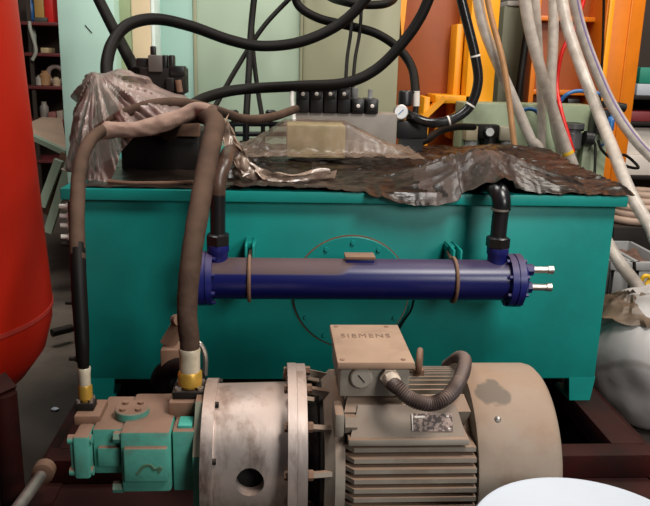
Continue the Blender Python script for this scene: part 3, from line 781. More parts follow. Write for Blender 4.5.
# ------------------------------------------------------------------ oily film over the tank top
PK = P(484, 150, 2.0)
XL, XR = X(228, 180, 1.95), .80
PIPEX = X(498, 240, 1.78)
EDGE = [P(u, v, 1.855) for u, v in ((225, 186), (330, 189), (350, 192), (380, 196), (405, 203), (425, 206), (450, 202), (470, 192), (484, 179), (495, 173), (507, 178), (520, 189), (532, 194), (560, 194), (625, 196))]
def edge_z(x):
    for a, c in zip(EDGE, EDGE[1:]):
        if x <= c.x:
            t_ = max(0, (x-a.x)/(c.x-a.x)); t_ = t_*t_*(3-2*t_)
            return a.z+(c.z-a.z)*t_
    return EDGE[-1].z
def tarpfn(i, j):
    x = XL+(XR-XL)*i
    yb = 2.86; front = 1.868
    if 1:
        # front edge: tucked behind the rim left, overhanging near the tent, level with the rim on the right
        u = i
        hang = max(0, math.sin(math.pi*min(1, max(0, (u-.28)/.36))))
    y = 1.90+(yb-1.90)*j
    x += .10*j*i*i
    base = .010*crease(x, y*1.6, 5, 1)+.010*crease(x*.8+y*.3, y*2, 13, 5)+.007*crease(x*.7, y*2.2, 30, 9)+.004*crease(x*.6, y*2, 70, 12)
    base += .012*max(0, noise.noise(Vector((x*2, y*2, 4))))
    d = Vector((x-PK.x, y-PK.y)); r = d.length
    an = math.atan2(d.y, d.x)
    # the tent over the riser elbow
    w_ = .15+.10*max(0, -math.cos(an))+.13*max(0, math.cos(an))
    rr_ = r/w_
    hgt = 0; tk = 0
    if rr_ < 1:
        tk = min(1, (1-rr_)*3)
        hgt = .102*(1-rr_)**.9
        fold = .006*math.sin(an*15+4*noise.noise(Vector((an*2, 1, 2))))+.006*math.sin(an*31+2*noise.noise(Vector((an*5, 4, 2))))+.006*noise.noise(Vector((an*6, r*4, 8)))
        hgt += fold*min(1, rr_*4)*(1-rr_)**.3
    z = TOP+.006+base*(1-.85*tk)+max(0, hgt)
    # bunched ridges behind, towards the hose bundle
    q = P(505, 147, 2.7); z += .03*math.exp(-((x-q.x)**2/.02+(y-2.68)**2/.02))
    q = Vector((.74, 1.98)); z += .022*math.exp(-((x-.77)**2/.0012+(y-1.95)**2/.002))
    if i < .12: z += .035*(1-i/.12)*crease(x*1.4, y, 11, 3)*2
    if j < .13:
        k = 1-j/.13
        xe = XL+(XR-XL)*i
        ze = edge_z(xe); ye = 1.848 if ze < TOP else 1.872-max(0, .07-abs(xe-PIPEX))*1.4
        ye = min(ye, 1.858) if ze < TOP else ye
        y = 1.90+(2.86-1.90)*.13; y += (ye-y)*k**.8
        kk = k**1.6
        z = z*(1-kk)+ze*kk+.008*noise.noise(Vector((xe*26, 0, 7)))*k+.004*noise.noise(Vector((xe*70, 0, 7)))*k
        if y > 1.868: z = max(z, TOP+.003)
    return Vector((x, y, z))
b = MB(); b.sheet(tarpfn, 210, 120, None, .0015)
tp_ = b.build('plastic_sheet', 'tarp', ang=50)
tp_.data.materials.append(M['tent'])
for f in tp_.data.polygons:
    c = f.center+ORIG[tp_.name]; d = Vector((c.x-PK.x, (c.y-PK.y)*1.15)); w_ = .215 if d.x < 0 else .15
    if d.length < w_*(1+.35*noise.noise(Vector((c.x*25, c.y*25, 3)))) and c.y < PK.y+.06: f.material_index = 1
tag(tp_, 'oily dark brown plastic sheet over tank top, peaked into tent at right', 'plastic sheet')

# yellow block under film
bx0, bx1 = X(287, 140, 2.30), X(346, 140, 2.30)
bt = Z(316, 126, 2.30)
tag(MB().box(bx0, 2.32, TOP+.03, bx1, 2.46, bt, .004).build('block', 'wood'), 'pale yellow box standing under clear film in middle of tank top', 'box')
def filmfn(i, j):
    x = bx0-.17+(bx1-bx0+.40)*i
    y = 2.21+.33*j
    dx = max(0, bx0-.008-x, x-bx1-.008); dy = max(0, 2.31-y, y-2.47)
    wl = .14 if x < bx0 else .20
    k = max(0, 1-dx/wl)*max(0, 1-dy/.022 if y < 2.31 else 1-dy/.1)
    k = k**1.25
    z = TOP+.045+(bt+.006-TOP-.045)*k
    z += (.016*crease(x*1.5, y, 13, 7)+.010*crease(x, y, 33, 2))*(1-.85*min(1, k*1.6))
    if dx > 0: z += .018*noise.noise(Vector((x*8, y*24, 2)))*min(1, dx*12)*max(0, 1-dx/wl)
    return Vector((x, y-.0, z))
b = MB(); b.sheet(filmfn, 110, 80, None, .001)
tag(b.build('plastic_film', 'film', ang=80), 'clear film stretched over the yellow box, folds spreading both sides', 'plastic sheet')
# pale film strands beside the thick hose
b = MB()
def strand(i, j):
    c = catmull([P(222, 134, 1.98), P(229, 148, 1.97), P(237, 164, 1.955), P(252, 178, 1.95), P(280, 184, 1.96), P(330, 180, 1.99)], 10)
    p = c[min(int(i*50), 50)]
    wv = (j-.5)*(.055+.03*math.sin(i*3))
    return p+Vector((wv*.6, .02*noise.noise(Vector((i*9, j*5, 1))), .022*math.sin(j*9+i*4)*.7+.012+.012*noise.noise(Vector((i*12, j*7, 3)))+abs(wv)*.3))
b.sheet(strand, 50, 14, None, .001)
tag(b.build('plastic_film', mat('pale_film', (.34, .245, .185), .28, var=.4, vs=20, alpha=.8, spec=.9, stain=(.2, .12, .09), samt=.8, ss=14), ang=70), 'pale crinkled film strip trailing from thick hose along tank edge', 'plastic sheet')

# ------------------------------------------------------------------ valve bank behind
vb = thing('valve_bank', 'grey manifold block topped by row of black solenoid valve sections', 'valve', (.1, 2.62, TOP))
yv = 2.6
b = MB(); b.box(X(293, 125, yv), yv, TOP, X(397, 125, yv), yv+.12, Z(340, 113, yv), .003); b.build('manifold', mat('grey_manifold', (.24, .21, .18), .5, var=.2, vs=10, dust=DUST, damt=.4), vb)
zt = Z(340, 113, yv)
def section(u0, u1, vtop, vscrew):
    b = MB(); b.box(X(u0, 100, yv-.01)+.001, yv-.012, zt-.001, X(u1, 100, yv-.01)-.001, yv+.10, Z((u0+u1)/2, vtop, yv-.01), .005)
    b.box(X(u0+2, 100, yv-.02), yv-.02, Z((u0+u1)/2, vscrew+5, yv), X(u1-2, 100, yv-.02), yv-.01, Z((u0+u1)/2, vscrew-5, yv), .003)
    o = b.build('valve_section', 'blackplastic', vb)
    q = P((u0+u1)/2, vscrew, yv-.02)
    b = MB(); b.lathe((q.x, q.y+.002, q.z), (0, -1, 0), [(0, .0065), (.003, .0065), (.004, .005)], 14); b.build('screw', 'cardwhite', o)
for k in range(4): section(296+13.8*k, 296+13.8*(k+1), 87, 94)
section(351.5, 365, 99, 106); section(365.5, 379, 99, 106)
b = MB(); b.box(X(300, 86, yv+.02), yv+.02, Z(300, 87, yv), X(348, 86, yv+.02), yv+.06, Z(300, 82, yv), .003); b.build('cover_strip', 'bagfilm', vb)
b = MB(); b.cyl((X(355, 96, yv+.03), yv+.03, zt+.03), (X(355, 96, yv+.03), yv+.03, zt+.085), .010, seg=12); b.build('knob', 'grey', vb)
b = MB(); b.cyl((X(370, 96, yv+.03), yv+.03, zt+.045), (X(370, 96, yv+.03), yv+.03, zt+.08), .008, seg=12); b.build('knob', 'grey', vb)
tag(MB().tube([P(293, 84, 2.57), P(292, 98, 2.56), P(293, 112, 2.55), P(294, 122, 2.53)], .008, 10).build('cable', 'whitecable'), 'short white cable hanging down left end of black valve bank', 'cable')

# pressure gauge assembly right of the bank
ga = thing('gauge_valve', 'black relief valve with white-faced pressure gauge right of the valve bank', 'gauge', (X(410, 140, 2.7), 2.72, TOP))
b = MB(); b.box(X(397, 130, 2.7), 2.7, Z(410, 139, 2.7), X(428, 130, 2.7), 2.78, Z(410, 121, 2.7), .006); b.box(X(402, 130, 2.7), 2.71, TOP, X(424, 130, 2.7), 2.77, Z(410, 137, 2.7)); b.build('valve_body', 'blackplastic', ga)
b = MB(); b.cyl(P(405, 121, 2.73), P(405, 112, 2.73), .016, seg=14); b.cyl(P(413, 121, 2.73), P(413, 113, 2.73), .012, seg=6); b.build('brass_fitting', mat('dull_brass', (.4, .22, .1), .4, metal=.5), ga)
b = MB(); b.lathe(P(405, 106, 2.75), (0, 0, 1), [(0, .02), (.006, .026), (.05, .026), (.055, .022)], 20); b.build('bowl', 'blackplastic', ga)
b = MB(); b.cyl(P(415, 122, 2.75), P(416, 106, 2.75), .010, seg=12); b.build('fitting', 'blackplastic', ga)
b = MB(); b.cyl(P(416, 106, 2.75), P(416.5, 91, 2.75), .0125, seg=14); b.build('hose_end', 'cardwhite', ga)
q = P(401, 112, 2.69)
b = MB(); b.lathe(q+Vector((0, .03, 0)), (0, -1, 0), [(0, .024), (.028, .026), (.032, .026), (.033, .0235)], 28); b.cyl(q+Vector((0, .02, -.02)), q+Vector((0, .03, -.045)), .006, seg=8); g0 = b.build('gauge', 'steel', ga)
b = MB(); b.lathe(q+Vector((0, -.0025, 0)), (0, -1, 0), [(0, .023), (.002, .023)], 28); g1 = b.build('dial', 'dial', g0)
b = MB(); b.bar(q+Vector((-.010, -.0055, -.009)), q+Vector((.008, -.0055, .009)), .003, .001, up=(0, -1, 0)); b.build('needle', 'bluetube', g0)

# black pipe rails with knobs at the tank back
pr = thing('pipe_rail', 'black pipe rails with two round caps at back of tank top', 'pipe', (X(247, 150, 2.72), 2.72, TOP))
b = MB()
for v in (124, 134): b.cyl(P(204, v, 2.72), P(288, v, 2.72), .009, seg=12)
b.build('rail', 'blackplastic', pr)
for u in (218, 246, 263):
    b = MB(); b.cyl(P(u, 118, 2.72), (X(u, 130, 2.72), 2.72, TOP), .012 if u == 246 else .008, seg=12); b.build('post', 'blackplastic', pr)
for u in (233, 271):
    b = MB(); b.lathe((X(u, 114, 2.72), 2.72, Z(u, 119, 2.72)), (0, 0, 1), [(0, .008), (.006, .02), (.026, .02), (.032, .014)], 16); b.cyl((X(u, 114, 2.72), 2.72, Z(u, 136, 2.72)), (X(u, 114, 2.72), 2.72, Z(u, 118, 2.72)), .007, seg=8); b.build('cap', 'blackplastic', pr)

# ------------------------------------------------------------------ black hoses in the air
hose('rubber_hose', 'black hose arching from plastic bag high across the panels to top centre', [(107, 80, 2.3), (107, 62, 2.34), (113, 42, 2.4), (128, 25, 2.46), (155, 19, 2.52), (190, 26, 2.58), (230, 40, 2.63), (262, 46, 2.66), (300, 42, 2.68), (335, 27, 2.7), (358, 8, 2.7), (375, -15, 2.7)], .0185, 'rubber', n=12)
hose('rubber_hose', 'black hose slanting down across pale mint panel to the valve stack', [(92, -14, 2.85), (108, 18, 2.7), (122, 45, 2.55), (136, 72, 2.42)], .019, 'rubber')
hose('rubber_hose', 'black hose from left sweeping over valve bank and up past orange frame', [(190, 106, 2.42), (205, 98, 2.5), (230, 91, 2.58), (260, 88, 2.6), (300, 86, 2.56), (345, 83, 2.54), (375, 70, 2.55), (400, 46, 2.55), (420, 18, 2.55), (434, -14, 2.55)], .0178, 'rubber', n=12)
hose('rubber_hose', 'black hose looping from top centre down to the white fitting', [(293, -12, 3.0), (299, 6, 3.0), (318, 18, 2.97), (345, 25, 2.95), (375, 33, 2.93), (398, 48, 2.9), (412, 68, 2.85), (416, 95, 2.75)], .0165, 'rubber', n=12)
g = thing('rubber_hose', 'glossy black hose hooping down before orange frame and back to the gauge', 'hose', P(468, 112, 2.6))
gp = [P(*p) for p in [(458, -14, 2.62), (467, 22, 2.62), (475, 55, 2.62), (478, 82, 2.62), (470, 106, 2.62), (453, 119, 2.62), (432, 123, 2.63), (416, 118, 2.68), (404, 112, 2.78)]]
MB().tube(gp, .017, 16, 12).build('rubber_tube', mat('glossy_black_hose', (.01, .01, .01), .25, spec=.7), g)
cc_ = catmull(gp, 12)
for k in (24, 47, 62): 
    d = (cc_[k+1]-cc_[k]).normalized(); MB().cyl(cc_[k], cc_[k]+d*.006, .0178, seg=16).build('printed_band', 'cardwhite', g)
hose('rubber_hose', 'short black hose running from green machine bed left to the gauge valve', [(474, 127, 3.02), (456, 127, 2.95), (440, 131, 2.88), (428, 139, 2.79), (420, 143, 2.76)], .014, 'rubber')
hose('rubber_hose', 'thin black hose slanting down from top centre to the pipe rails', [(296, -8, 3.1), (264, 26, 3.05), (238, 66, 2.95), (212, 112, 2.75)], .0095, 'rubber')
hose('rubber_hose', 'upright black hose falling from top onto the pipe rails', [(255, -10, 3.0), (251, 30, 2.95), (249, 70, 2.85), (246, 122, 2.72)], .0125, 'rubber')
hose('rubber_hose', 'thin black hose beside the upright one, reaching the pipe rails', [(252, 20, 3.0), (253, 50, 2.97), (257, 85, 2.87), (263, 122, 2.72)], .009, 'rubber')
hose('cable', 'left of two thin black cables hanging behind the valve bank', [(353, -10, 2.95), (351, 30, 2.9), (347, 60, 2.8), (345, 100, 2.68)], .0065, 'rubber', 'cable')
hose('cable', 'right of two thin black cables hanging behind the valve bank', [(362, -10, 2.95), (360, 30, 2.9), (355, 60, 2.8), (352, 100, 2.68)], .0065, 'rubber', 'cable')
hose('rubber_hose', 'black hose just dipping into the top edge beside orange frame', [(306, -28, 3.41), (325, -6, 3.1), (345, 2, 2.9), (370, 5, 2.85), (390, 2, 2.9), (396, -10, 3.1), (390, -40, 3.41)], .015, 'rubber')

# ------------------------------------------------------------------ red vessel
rx, ry, rr0 = -1.018, 1.78, .335
t = thing('pressure_vessel', 'big glossy red upright pressure vessel with rounded bottom at left edge', 'vessel', (rx, ry, 0))
prof = [(.235, .03), (.24, .12), (.26, .20), (.30, .268), (.36, .312), (.43, .331), (.48, rr0), (1.7, rr0-.055), (1.8, .25), (1.88, .16), (1.9, .04)]
MB().lathe((rx, ry, 0), (0, 0, 1), prof, 72).build('shell', 'red', t)
MB().ring((rx, ry, .466), (rx, ry, .476), rr0+.0015, rr0-.006, 72).build('weld_seam', mat('dull_red', (.30, .02, .012), .6), t)
for a in (-33, 87, 207):
    c = Vector((rx+.338*math.cos(math.radians(a)), ry+.338*math.sin(math.radians(a)), 0)); b = MB()
    b.cyl(c, c+Vector((0, 0, .34)), .028, seg=16); b.bar(c+Vector((0, 0, .33)), Vector((rx+.28*math.cos(math.radians(a)), ry+.28*math.sin(math.radians(a)), .37)), .05, .05); b.build('leg', 'maroon', t)  # red legs coloured maroon, their shade put into the colour

# ------------------------------------------------------------------ mint machine enclosure
en = thing('machine_enclosure', 'tall pale mint sheet metal enclosure behind the tank with cream column', 'cabinet', (-.3, 3.3, 0))
def panel(u0, u1, y, mt_, name, par=en, z0=0, z1=2.0, d=.05, v=90, bev=.004):
    return MB().box(X(u0, v, y), y, z0, X(u1, v, y), y+d, z1, bev).build(name, mt_, par)
panel(62, 117.5, 3.15, 'mint', 'door_panel', d=.25)
panel(117.5, 135, 3.25, mat('olive_green_strip', (.30, .36, .20), .5), 'edge_strip', d=.2)
panel(134, 153, 3.24, 'cream', 'column', d=.2)
panel(153, 156.5, 3.24, mat('pale_strip', (.62, .70, .66), .5), 'edge_strip', d=.2)
panel(156.5, 194.5, 3.4, mat('mint_side_paint', (.30, .48, .41), .5, var=.06, vs=2), 'side_panel')
panel(197, 299, 3.4, 'mintgrey', 'middle_panel')
panel(194, 197.5, 3.39, 'olive', 'seam_strip')
panel(299, 302, 3.39, 'olive', 'seam_strip')
panel(302, 397, 3.4, 'olive', 'right_panel')
b = MB(); b.bar(P(85, 25, 3.149), P(92, 33, 3.149), .003, .002, up=(0, -1, 0)); b.build('scratch', 'dark', en)
for v in (70, 103):
    q = P(64, v, 3.16); b = MB(); b.cyl((q.x-.012, 3.2, q.z), (q.x+.0, 3.2, q.z), .012, seg=10); b.build('hinge', 'dark', en)

# ------------------------------------------------------------------ orange press frames
t = thing('press_machine', 'deep orange steel press side with yellow gusset brackets behind gauge', 'machine', (X(440, 150, 3.5), 3.5, 0))
b = MB(); b.box(X(398, 60, 3.5), 3.5, 0, X(472, 60, 3.5), 3.6, 2.0, .004); b.build('web_plate', 'orangedark', t)
b = MB(); b.prism([P(398, -20, 3.42), P(409, -20, 3.42), P(405, 20, 3.42), P(402, 42, 3.42)], (0, .08, 0)); b.build('edge_plate', 'yellow', t)
b = MB(); b.box(X(468, 60, 3.3), 3.3, 0, X(496, 60, 3.3), 3.6, 2.0, .004); b.build('post', 'yellow', t)
b = MB(); b.box(X(452, 90, 3.4), 3.38, .75, X(459, 90, 3.4), 3.5, Z(455, 24, 3.4), .003); b.build('upright_rib', 'yellow', t)
b = MB(); b.box(X(434, 98, 3.33), 3.30, Z(445, 103, 3.33), X(470, 98, 3.33), 3.5, Z(445, 95, 3.33), .003); b.build('ledge', 'yellow', t)
for (a, c) in (((444, 97), (423, 117)), ((466, 104), (437, 132))):
    b = MB(); b.bar(P(*a, 3.32), P(*c, 3.32), .05, .025, up=(0, 0, 1)); b.build('gusset', 'yellow', t)
b = MB(); b.box(X(423, 120, 3.31), 3.31, .6, X(429, 120, 3.31), 3.5, Z(425, 97, 3.31), .003); b.build('upright_rib', 'yellow', t)

t = thing('press_column', 'wide bright orange machine column at right behind the hoses', 'machine', (X(615, 150, 3.6), 3.6, 0))
b = MB(); b.box(X(601, 60, 3.6), 3.6, 0, X(639, 60, 3.6), 3.85, 2.2, .006); b.build('column', 'orange', t)
b = MB(); b.box(X(604, 60, 3.58), 3.585, .3, X(609, 60, 3.58), 3.61, 2.2, .003); b.build('flange_strip', 'yellow', t)
b = MB(); b.box(X(626, 60, 3.58), 3.592, .3, X(628, 60, 3.58), 3.61, 2.2, .003); b.build('flange_strip', 'orange', t)
t = thing('press_gate', 'dark orange framed steel gate between the two posts', 'machine', (X(565, 150, 3.75), 3.75, 0))
b = MB(); b.box(X(533, 60, 3.8), 3.8, 0, X(602, 60, 3.8), 3.84, 2.2, .003); b.build('back_plate', 'orangedark', t)
for v in (18, 92):
    b = MB(); b.box(X(531, v, 3.72), 3.72, Z(560, v+3, 3.72), X(601, v, 3.72), 3.8, Z(560, v-2, 3.72), .003); b.build('rail', 'orange', t)
for u in (531, 597):
    b = MB(); b.box(X(u, 60, 3.72), 3.71, 0, X(u+5, 60, 3.72), 3.8, 2.2, .003); b.build('stile', 'orange', t)
b = MB(); b.box(X(568, 100, 3.72), 3.72, Z(570, 107, 3.7), X(580, 100, 3.72), 3.8, Z(570, 99, 3.7), .003); b.build('latch', 'blackplastic', t)
t = thing('control_cabinet', 'grey green cabinet seen in gap between orange posts', 'cabinet', (X(515, 150, 4.2), 4.2, 0))
b = MB(); b.box(X(500, 60, 4.2), 4.2, 0, X(534, 60, 4.2), 4.5, Z(515, 6, 4.2), .006); b.build('cabinet_body', 'olive', t)
b = MB(); b.box(X(507, 6, 4.2), 4.19, Z(515, 6, 4.2), X(523, 6, 4.2), 4.4, Z(515, 1, 4.2), .004); b.build('top_cap', 'cardwhite', t)
tag(MB().tube([P(529, 20, 3.6), P(523, 60, 3.55), P(517, 108, 3.5), Vector((P(512, 140, 3.46).x, 3.46, .3)), Vector((P(512, 140, 3.46).x, 3.45, .01))], .016, 12).build('rubber_hose', 'rubber'), 'dark hose leaning between grey green cabinet and orange gate', 'hose')

# ------------------------------------------------------------------ pale green machine bed with air units
bd_ = thing('machine_bed', 'long pale green machine bed behind tank carrying air units', 'machine', (X(525, 160, 3.15), 3.15, 0))
b = MB(); b.box(X(462, 130, 3.15), 3.15, 0, X(592, 130, 3.15), 3.30, Z(525, 104, 3.15), .006); b.build('bed_body', 'bed', bd_)
b = MB(); b.box(X(584, 140, 3.1), 3.1, 0, X(608, 140, 3.1), 3.15, Z(595, 133, 3.1), .004); b.build('side_cover', 'bed', bd_)
fr = thing('air_regulator', 'grey air regulator set with small round gauge on green machine bed', 'regulator', P(488, 145, 3.1))
b = MB(); b.box(X(466, 135, 3.09), 3.09, Z(475, 141, 3.09), X(478, 135, 3.09), 3.152, Z(475, 126, 3.09), .005); b.build('filter_head', mat('dull_tan_metal', (.36, .30, .2), .5), fr)
b = MB(); b.box(X(478, 135, 3.09), 3.10, Z(490, 139, 3.09), X(500, 135, 3.09), 3.152, Z(490, 125, 3.09), .006); b.build('regulator_body', 'dark', fr)
b = MB(); b.box(X(500, 135, 3.09), 3.09, Z(505, 141, 3.09), X(512, 135, 3.09), 3.152, Z(505, 127, 3.09), .005); b.build('lubricator_head', mat('dull_grey_metal', (.3, .27, .2), .5), fr)
for u in (472, 506):
    b = MB(); b.lathe((X(u, 146, 3.1), 3.12, Z(u, 153, 3.1)), (0, 0, 1), [(0, .012), (.006, .024), (.06, .024)], 16); b.build('bowl', 'grey', fr)
b = MB(); b.lathe((X(490, 146, 3.1), 3.12, Z(490, 149, 3.1)), (0, 0, 1), [(0, .03), (.05, .03)], 16); b.build('adjuster', 'blackplastic', fr)
q = P(490, 132, 3.085)
b = MB(); b.lathe(q+Vector((0, .02, 0)), (0, -1, 0), [(0, .022), (.016, .024), (.02, .021)], 20); gg = b.build('gauge', 'blackplastic', fr)
b = MB(); b.lathe(q+Vector((0, .001, 0)), (0, -1, 0), [(0, .017), (.003, .017)], 20); b.build('dial', 'dial', gg)
sv = thing('solenoid_valve', 'black and grey cylindrical solenoid valve on machine bed right end', 'valve', P(573, 150, 3.1))
b = MB(); b.lathe((X(572, 140, 3.09), 3.1, Z(572, 150, 3.09)), (0, 0, 1), [(0, .03), (.01, .042), (.07, .042), (.072, .036), (.085, .036), (.09, .048), (.11, .048)], 20); b.build('coil', mat('dark_grey_coil', (.16, .16, .17), .28, metal=.6), sv)
b = MB(); b.box(X(562, 128, 3.09), 3.08, Z(572, 131, 3.09), X(584, 128, 3.09), 3.155, Z(572, 123, 3.09), .006); b.build('head', 'blackplastic', sv)
b = MB(); b.cyl(P(584, 138, 3.08), P(592, 139, 3.08), .03, seg=16); b.build('plug', 'blackplastic', sv)
tag(MB().tube([P(591, 139, 3.08), P(595, 145, 3.06), P(595, 165, 3.02), P(594, 182, 2.98)], .006, 8).build('cable', 'rubber'), 'black cable dropping from the solenoid valve plug', 'cable')
jb = thing('junction_box', 'small black fitting block on top of green cover by orange column', 'fitting', P(600, 128, 3.05))
b = MB(); b.box(X(596, 112, 3.08), 3.06, Z(600, 133, 3.08), X(612, 112, 3.08), 3.14, Z(600, 109, 3.08), .005); b.build('block', 'blackplastic', jb)
b = MB(); b.cyl(P(614, 106, 3.08), P(625, 108, 3.08), .018, seg=12); b.cyl(P(605, 108, 3.08), P(606, 101, 3.08), .02, seg=12); b.build('elbow', 'blackplastic', jb)
b = MB(); b.tube([P(613, 116, 3.06), P(612, 122, 3.05), P(611, 130, 3.06)], .011, 8); b.build('blue_fitting', 'bluetube', jb)

# ------------------------------------------------------------------ clear hoses
CG = 'clear braided hoses'
clear_hose('grey white braided hose leftmost of the bundle, bowing down to tank back', [(476, -12, 2.9), (483, 25, 2.9), (497, 62, 2.9), (516, 105, 2.9), (530, 138, 2.9), (540, 160, 2.9)], .0205, CG)
hose('clear_hose', 'narrow tan hose crossing over leftmost braided hose', [(485, -12, 2.86), (492, 20, 2.86), (503, 62, 2.85), (509, 100, 2.84), (513, 135, 2.83), (515, 150, 2.83)], .011, 'cleartan', group=CG)
t = thing('clear_hose', 'brownish braided hose with yellow band near its lower end', 'hose', P(566, 153, 2.93), CG)
tp = [P(*p) for p in [(523, -12, 2.95), (530, 30, 2.95), (542, 75, 2.95), (556, 120, 2.95), (570, 158, 2.95), (588, 200, 2.93), (612, 251, 2.56), (640, 289, 2.5), (668, 330, 2.42)]]; tp = to_floor(tp, .2, .08)
MB().tube(tp, .0225, 16, 14).build('hose_wall', 'clear', t)
MB().tube(tp, .014, 12, 14).build('hose_core', 'core', t)
c_ = catmull(tp, 14)
k = min(range(len(c_)-1), key=lambda i: abs(c_[i].z-P(566, 152, 2.95).z)); d = (c_[k+1]-c_[k]).normalized()
MB().cyl(c_[k]-d*.005, c_[k]+d*.008, .0232, seg=18).build('tape_band', 'yellowtape', t)
clear_hose('thin straight whitish hose hanging just behind the banded hose', [(535, -12, 3.02), (538, 40, 3.02), (541, 100, 3.02), (541, 160, 3.02)], .017, CG)
clear_hose('pale straight hose hanging beside thin red tube', [(554, -12, 3.05), (553, 40, 3.05), (551, 90, 3.05), (556, 130, 3.05), (562, 165, 3.05)], .021, CG)
clear_hose('long braided hose passing tank right corner and leaving at right', [(560, -12, 2.85), (567, 25, 2.8), (582, 70, 2.72), (598, 112, 2.58), (613, 150, 2.4), (630, 192, 2.2), (650, 226, 2.08), (676, 262, 2.0)], [.0215, .021, .02, .019, .0185, .018], CG)
t = thing('clear_hose', 'clear hose with purple stripe, rightmost of bundle, curving out to right edge', 'hose', P(600, 90, 2.6), CG)
tp = [P(*p) for p in [(572, -12, 2.6), (580, 25, 2.6), (594, 65, 2.58), (612, 105, 2.55), (634, 138, 2.5), (660, 164, 2.45), (690, 185, 2.4)]]; tp = to_floor(tp, .9)
MB().tube(tp, .0185, 16, 12).build('hose_wall', 'clear', t)
MB().tube(tp, .0115, 12, 12).build('hose_core', 'core', t)
MB().tube([p+Vector((.002, -.0175, .004)) for p in tp], .0035, 6, 12).build('stripe', 'purple', t)
hose('air_tube', 'thin red air tube winding down between the pale hoses', [(586, -8, 3.08), (576, 25, 3.08), (562, 52, 3.08), (557, 85, 3.08), (561, 110, 3.0), (569, 138, 2.96), (573, 152, 2.96)], .0085, 'redtube', 'tube')
hose('air_tube', 'blue air tube bending right above machine bed near red tube', [(558, 105, 3.12), (566, 95, 3.1), (578, 91, 3.1), (596, 93, 3.1), (612, 97, 3.1)], .008, 'bluetube', 'tube')
hose('air_tube', 'short blue air tube looping at left part of machine bed', [(521, 113, 3.12), (527, 109, 3.1), (536, 111, 3.09), (540, 120, 3.1), (541, 140, 3.13)], .008, 'bluetube', 'tube')
hose('air_tube', 'blue air tube hanging under the black junction block', [(606, 132, 3.04), (610, 118, 3.04), (611, 128, 3.03), (605, 142, 3.04), (600, 147, 3.07)], .006, 'bluetube', 'tube')
hose('cable', 'black cable loop dangling before the white boxes at right', [(598, 140, 3.05), (602, 150, 3.04), (612, 158, 3.04), (624, 155, 3.06), (634, 162, 3.06), (638, 168, 3.05), (626, 166, 3.04), (614, 158, 3.03)], .006, 'rubber', 'cable')
hose('cable', 'thin upright black cable running down front of orange gate', [(604, -10, 3.55), (603, 40, 3.55), (600, 100, 3.5), (598, 128, 3.2)], .006, 'rubber', 'cable')

# ------------------------------------------------------------------ shelving and boxes, right edge
t = thing('storage_rack', 'dark steel storage rack holding boxes at right edge behind column', 'shelf', (X(660, 180, 4.0), 4.0, 0))
for v in (176, 122, 96):
    z = Z(645, v, 3.95); b = MB(); b.box(X(620, 120, 3.95)-.02, 3.95, z-.02, 2.5, 4.6, z, .002); b.build('shelf', 'dark', t)
for x in (X(622, 130, 3.95), 2.46):
    b = MB(); b.box(x-.02, 4.56, 0, x+.02, 4.6, 1.7); b.build('upright', 'dark', t)
b = MB(); b.box(X(620, 120, 3.95)-.02, 4.6, 0, 2.5, 4.62, 1.7); b.build('back_sheet', 'shelfdark', t)
def rbox(u0, v0, u1, v1, y, d, mt_, label, name='box', cat='box', bev=.006, drop=None):
    z0 = Z((u0+u1)/2, v1, y) if drop is None else drop
    return tag(MB().box(X(u0, (v0+v1)/2, y), y, z0, X(u1, (v0+v1)/2, y), y+d, Z((u0+u1)/2, v0, y), bev).build(name, mt_), label, cat)
s1, s2, s3 = [Z(645, v, 3.95) for v in (176, 122, 96)]
rbox(620, 156, 700, 175, 3.97, .4, 'cardwhite', 'white carton on lowest rack shelf at right edge', 'carton', drop=s1)
rbox(618, 128, 700, 152, 4.0, .35, 'cardwhite', 'white carton stacked on top of the lowest one at right edge', 'carton', drop=Z(660, 156, 3.97))
rbox(629, 112, 700, 121, 3.97, .4, 'darkred', 'flat dark red box on rack above white cartons', drop=s2)
rbox(637, 84, 670, 95, 4.0, .3, 'white', 'white container on upper rack shelf beside orange column', 'container', 'container', drop=s3)
rbox(640, 68, 700, 78, 4.0, .3, mat('green_box', (.01, .22, .15), .5), 'dark green box on top of white container at right edge', drop=Z(653, 84, 4.0))
# crates on the floor
for k, (u0, u1, y0, lab) in enumerate(((611, 633, 2.62, 'grey open crate of brown scrap beside tank right side, nearer left'), (636, 672, 2.60, 'grey open crate of brown scrap cut by right picture edge'))):
    zt_ = Z(630, 262, y0); x0, x1 = X(u0, 270, y0), X(u1, 270, y0)
    t = thing('crate', lab, 'crate', ((x0+x1)/2, y0+.2, 0), 'grey crates')
    b = MB(); y1 = y0+.34
    b.box(x0, y0, 0, x1, y0+.015, zt_, .002); b.box(x0, y1-.015, 0, x1, y1, zt_, .002); b.box(x0, y0, 0, x0+.015, y1, zt_, .002); b.box(x1-.015, y0, 0, x1, y1, zt_, .002); b.box(x0, y0, .02, x1, y1, .04)
    b.box(x0-.008, y0-.008, zt_-.03, x1+.008, y0, zt_, .002); b.build('crate_shell', 'grey', t)
    b = MB(); b.sheet(lambda i, j: Vector((x0+.015+(x1-x0-.03)*i, y0+.015+(.31)*j, zt_-.04+.03*noise.noise(Vector((i*6+k*3, j*6, 2))))), 16, 16, None, .005); b.box(x0+.02, y0+.02, .04, x1-.02, y1-.02, zt_-.06); b.build('contents', 'brown', t)
t = MB()
q = P(640, 208, 3.0)
for i, (dz, R) in enumerate(((0, .10), (.028, .095), (.055, .10), (.08, .085), (.105, .07))):
    t.tube([(q.x+.02+R*math.cos(a)+.01*i, 3.1+R*math.sin(a), q.z-.06+dz) for a in [math.radians(j) for j in range(0, 361, 24)]], .017, 10, 3)
tag(t.build('hose_coil', 'tan'), 'coil of tan hose heaped behind crates at tank right corner', 'hose')
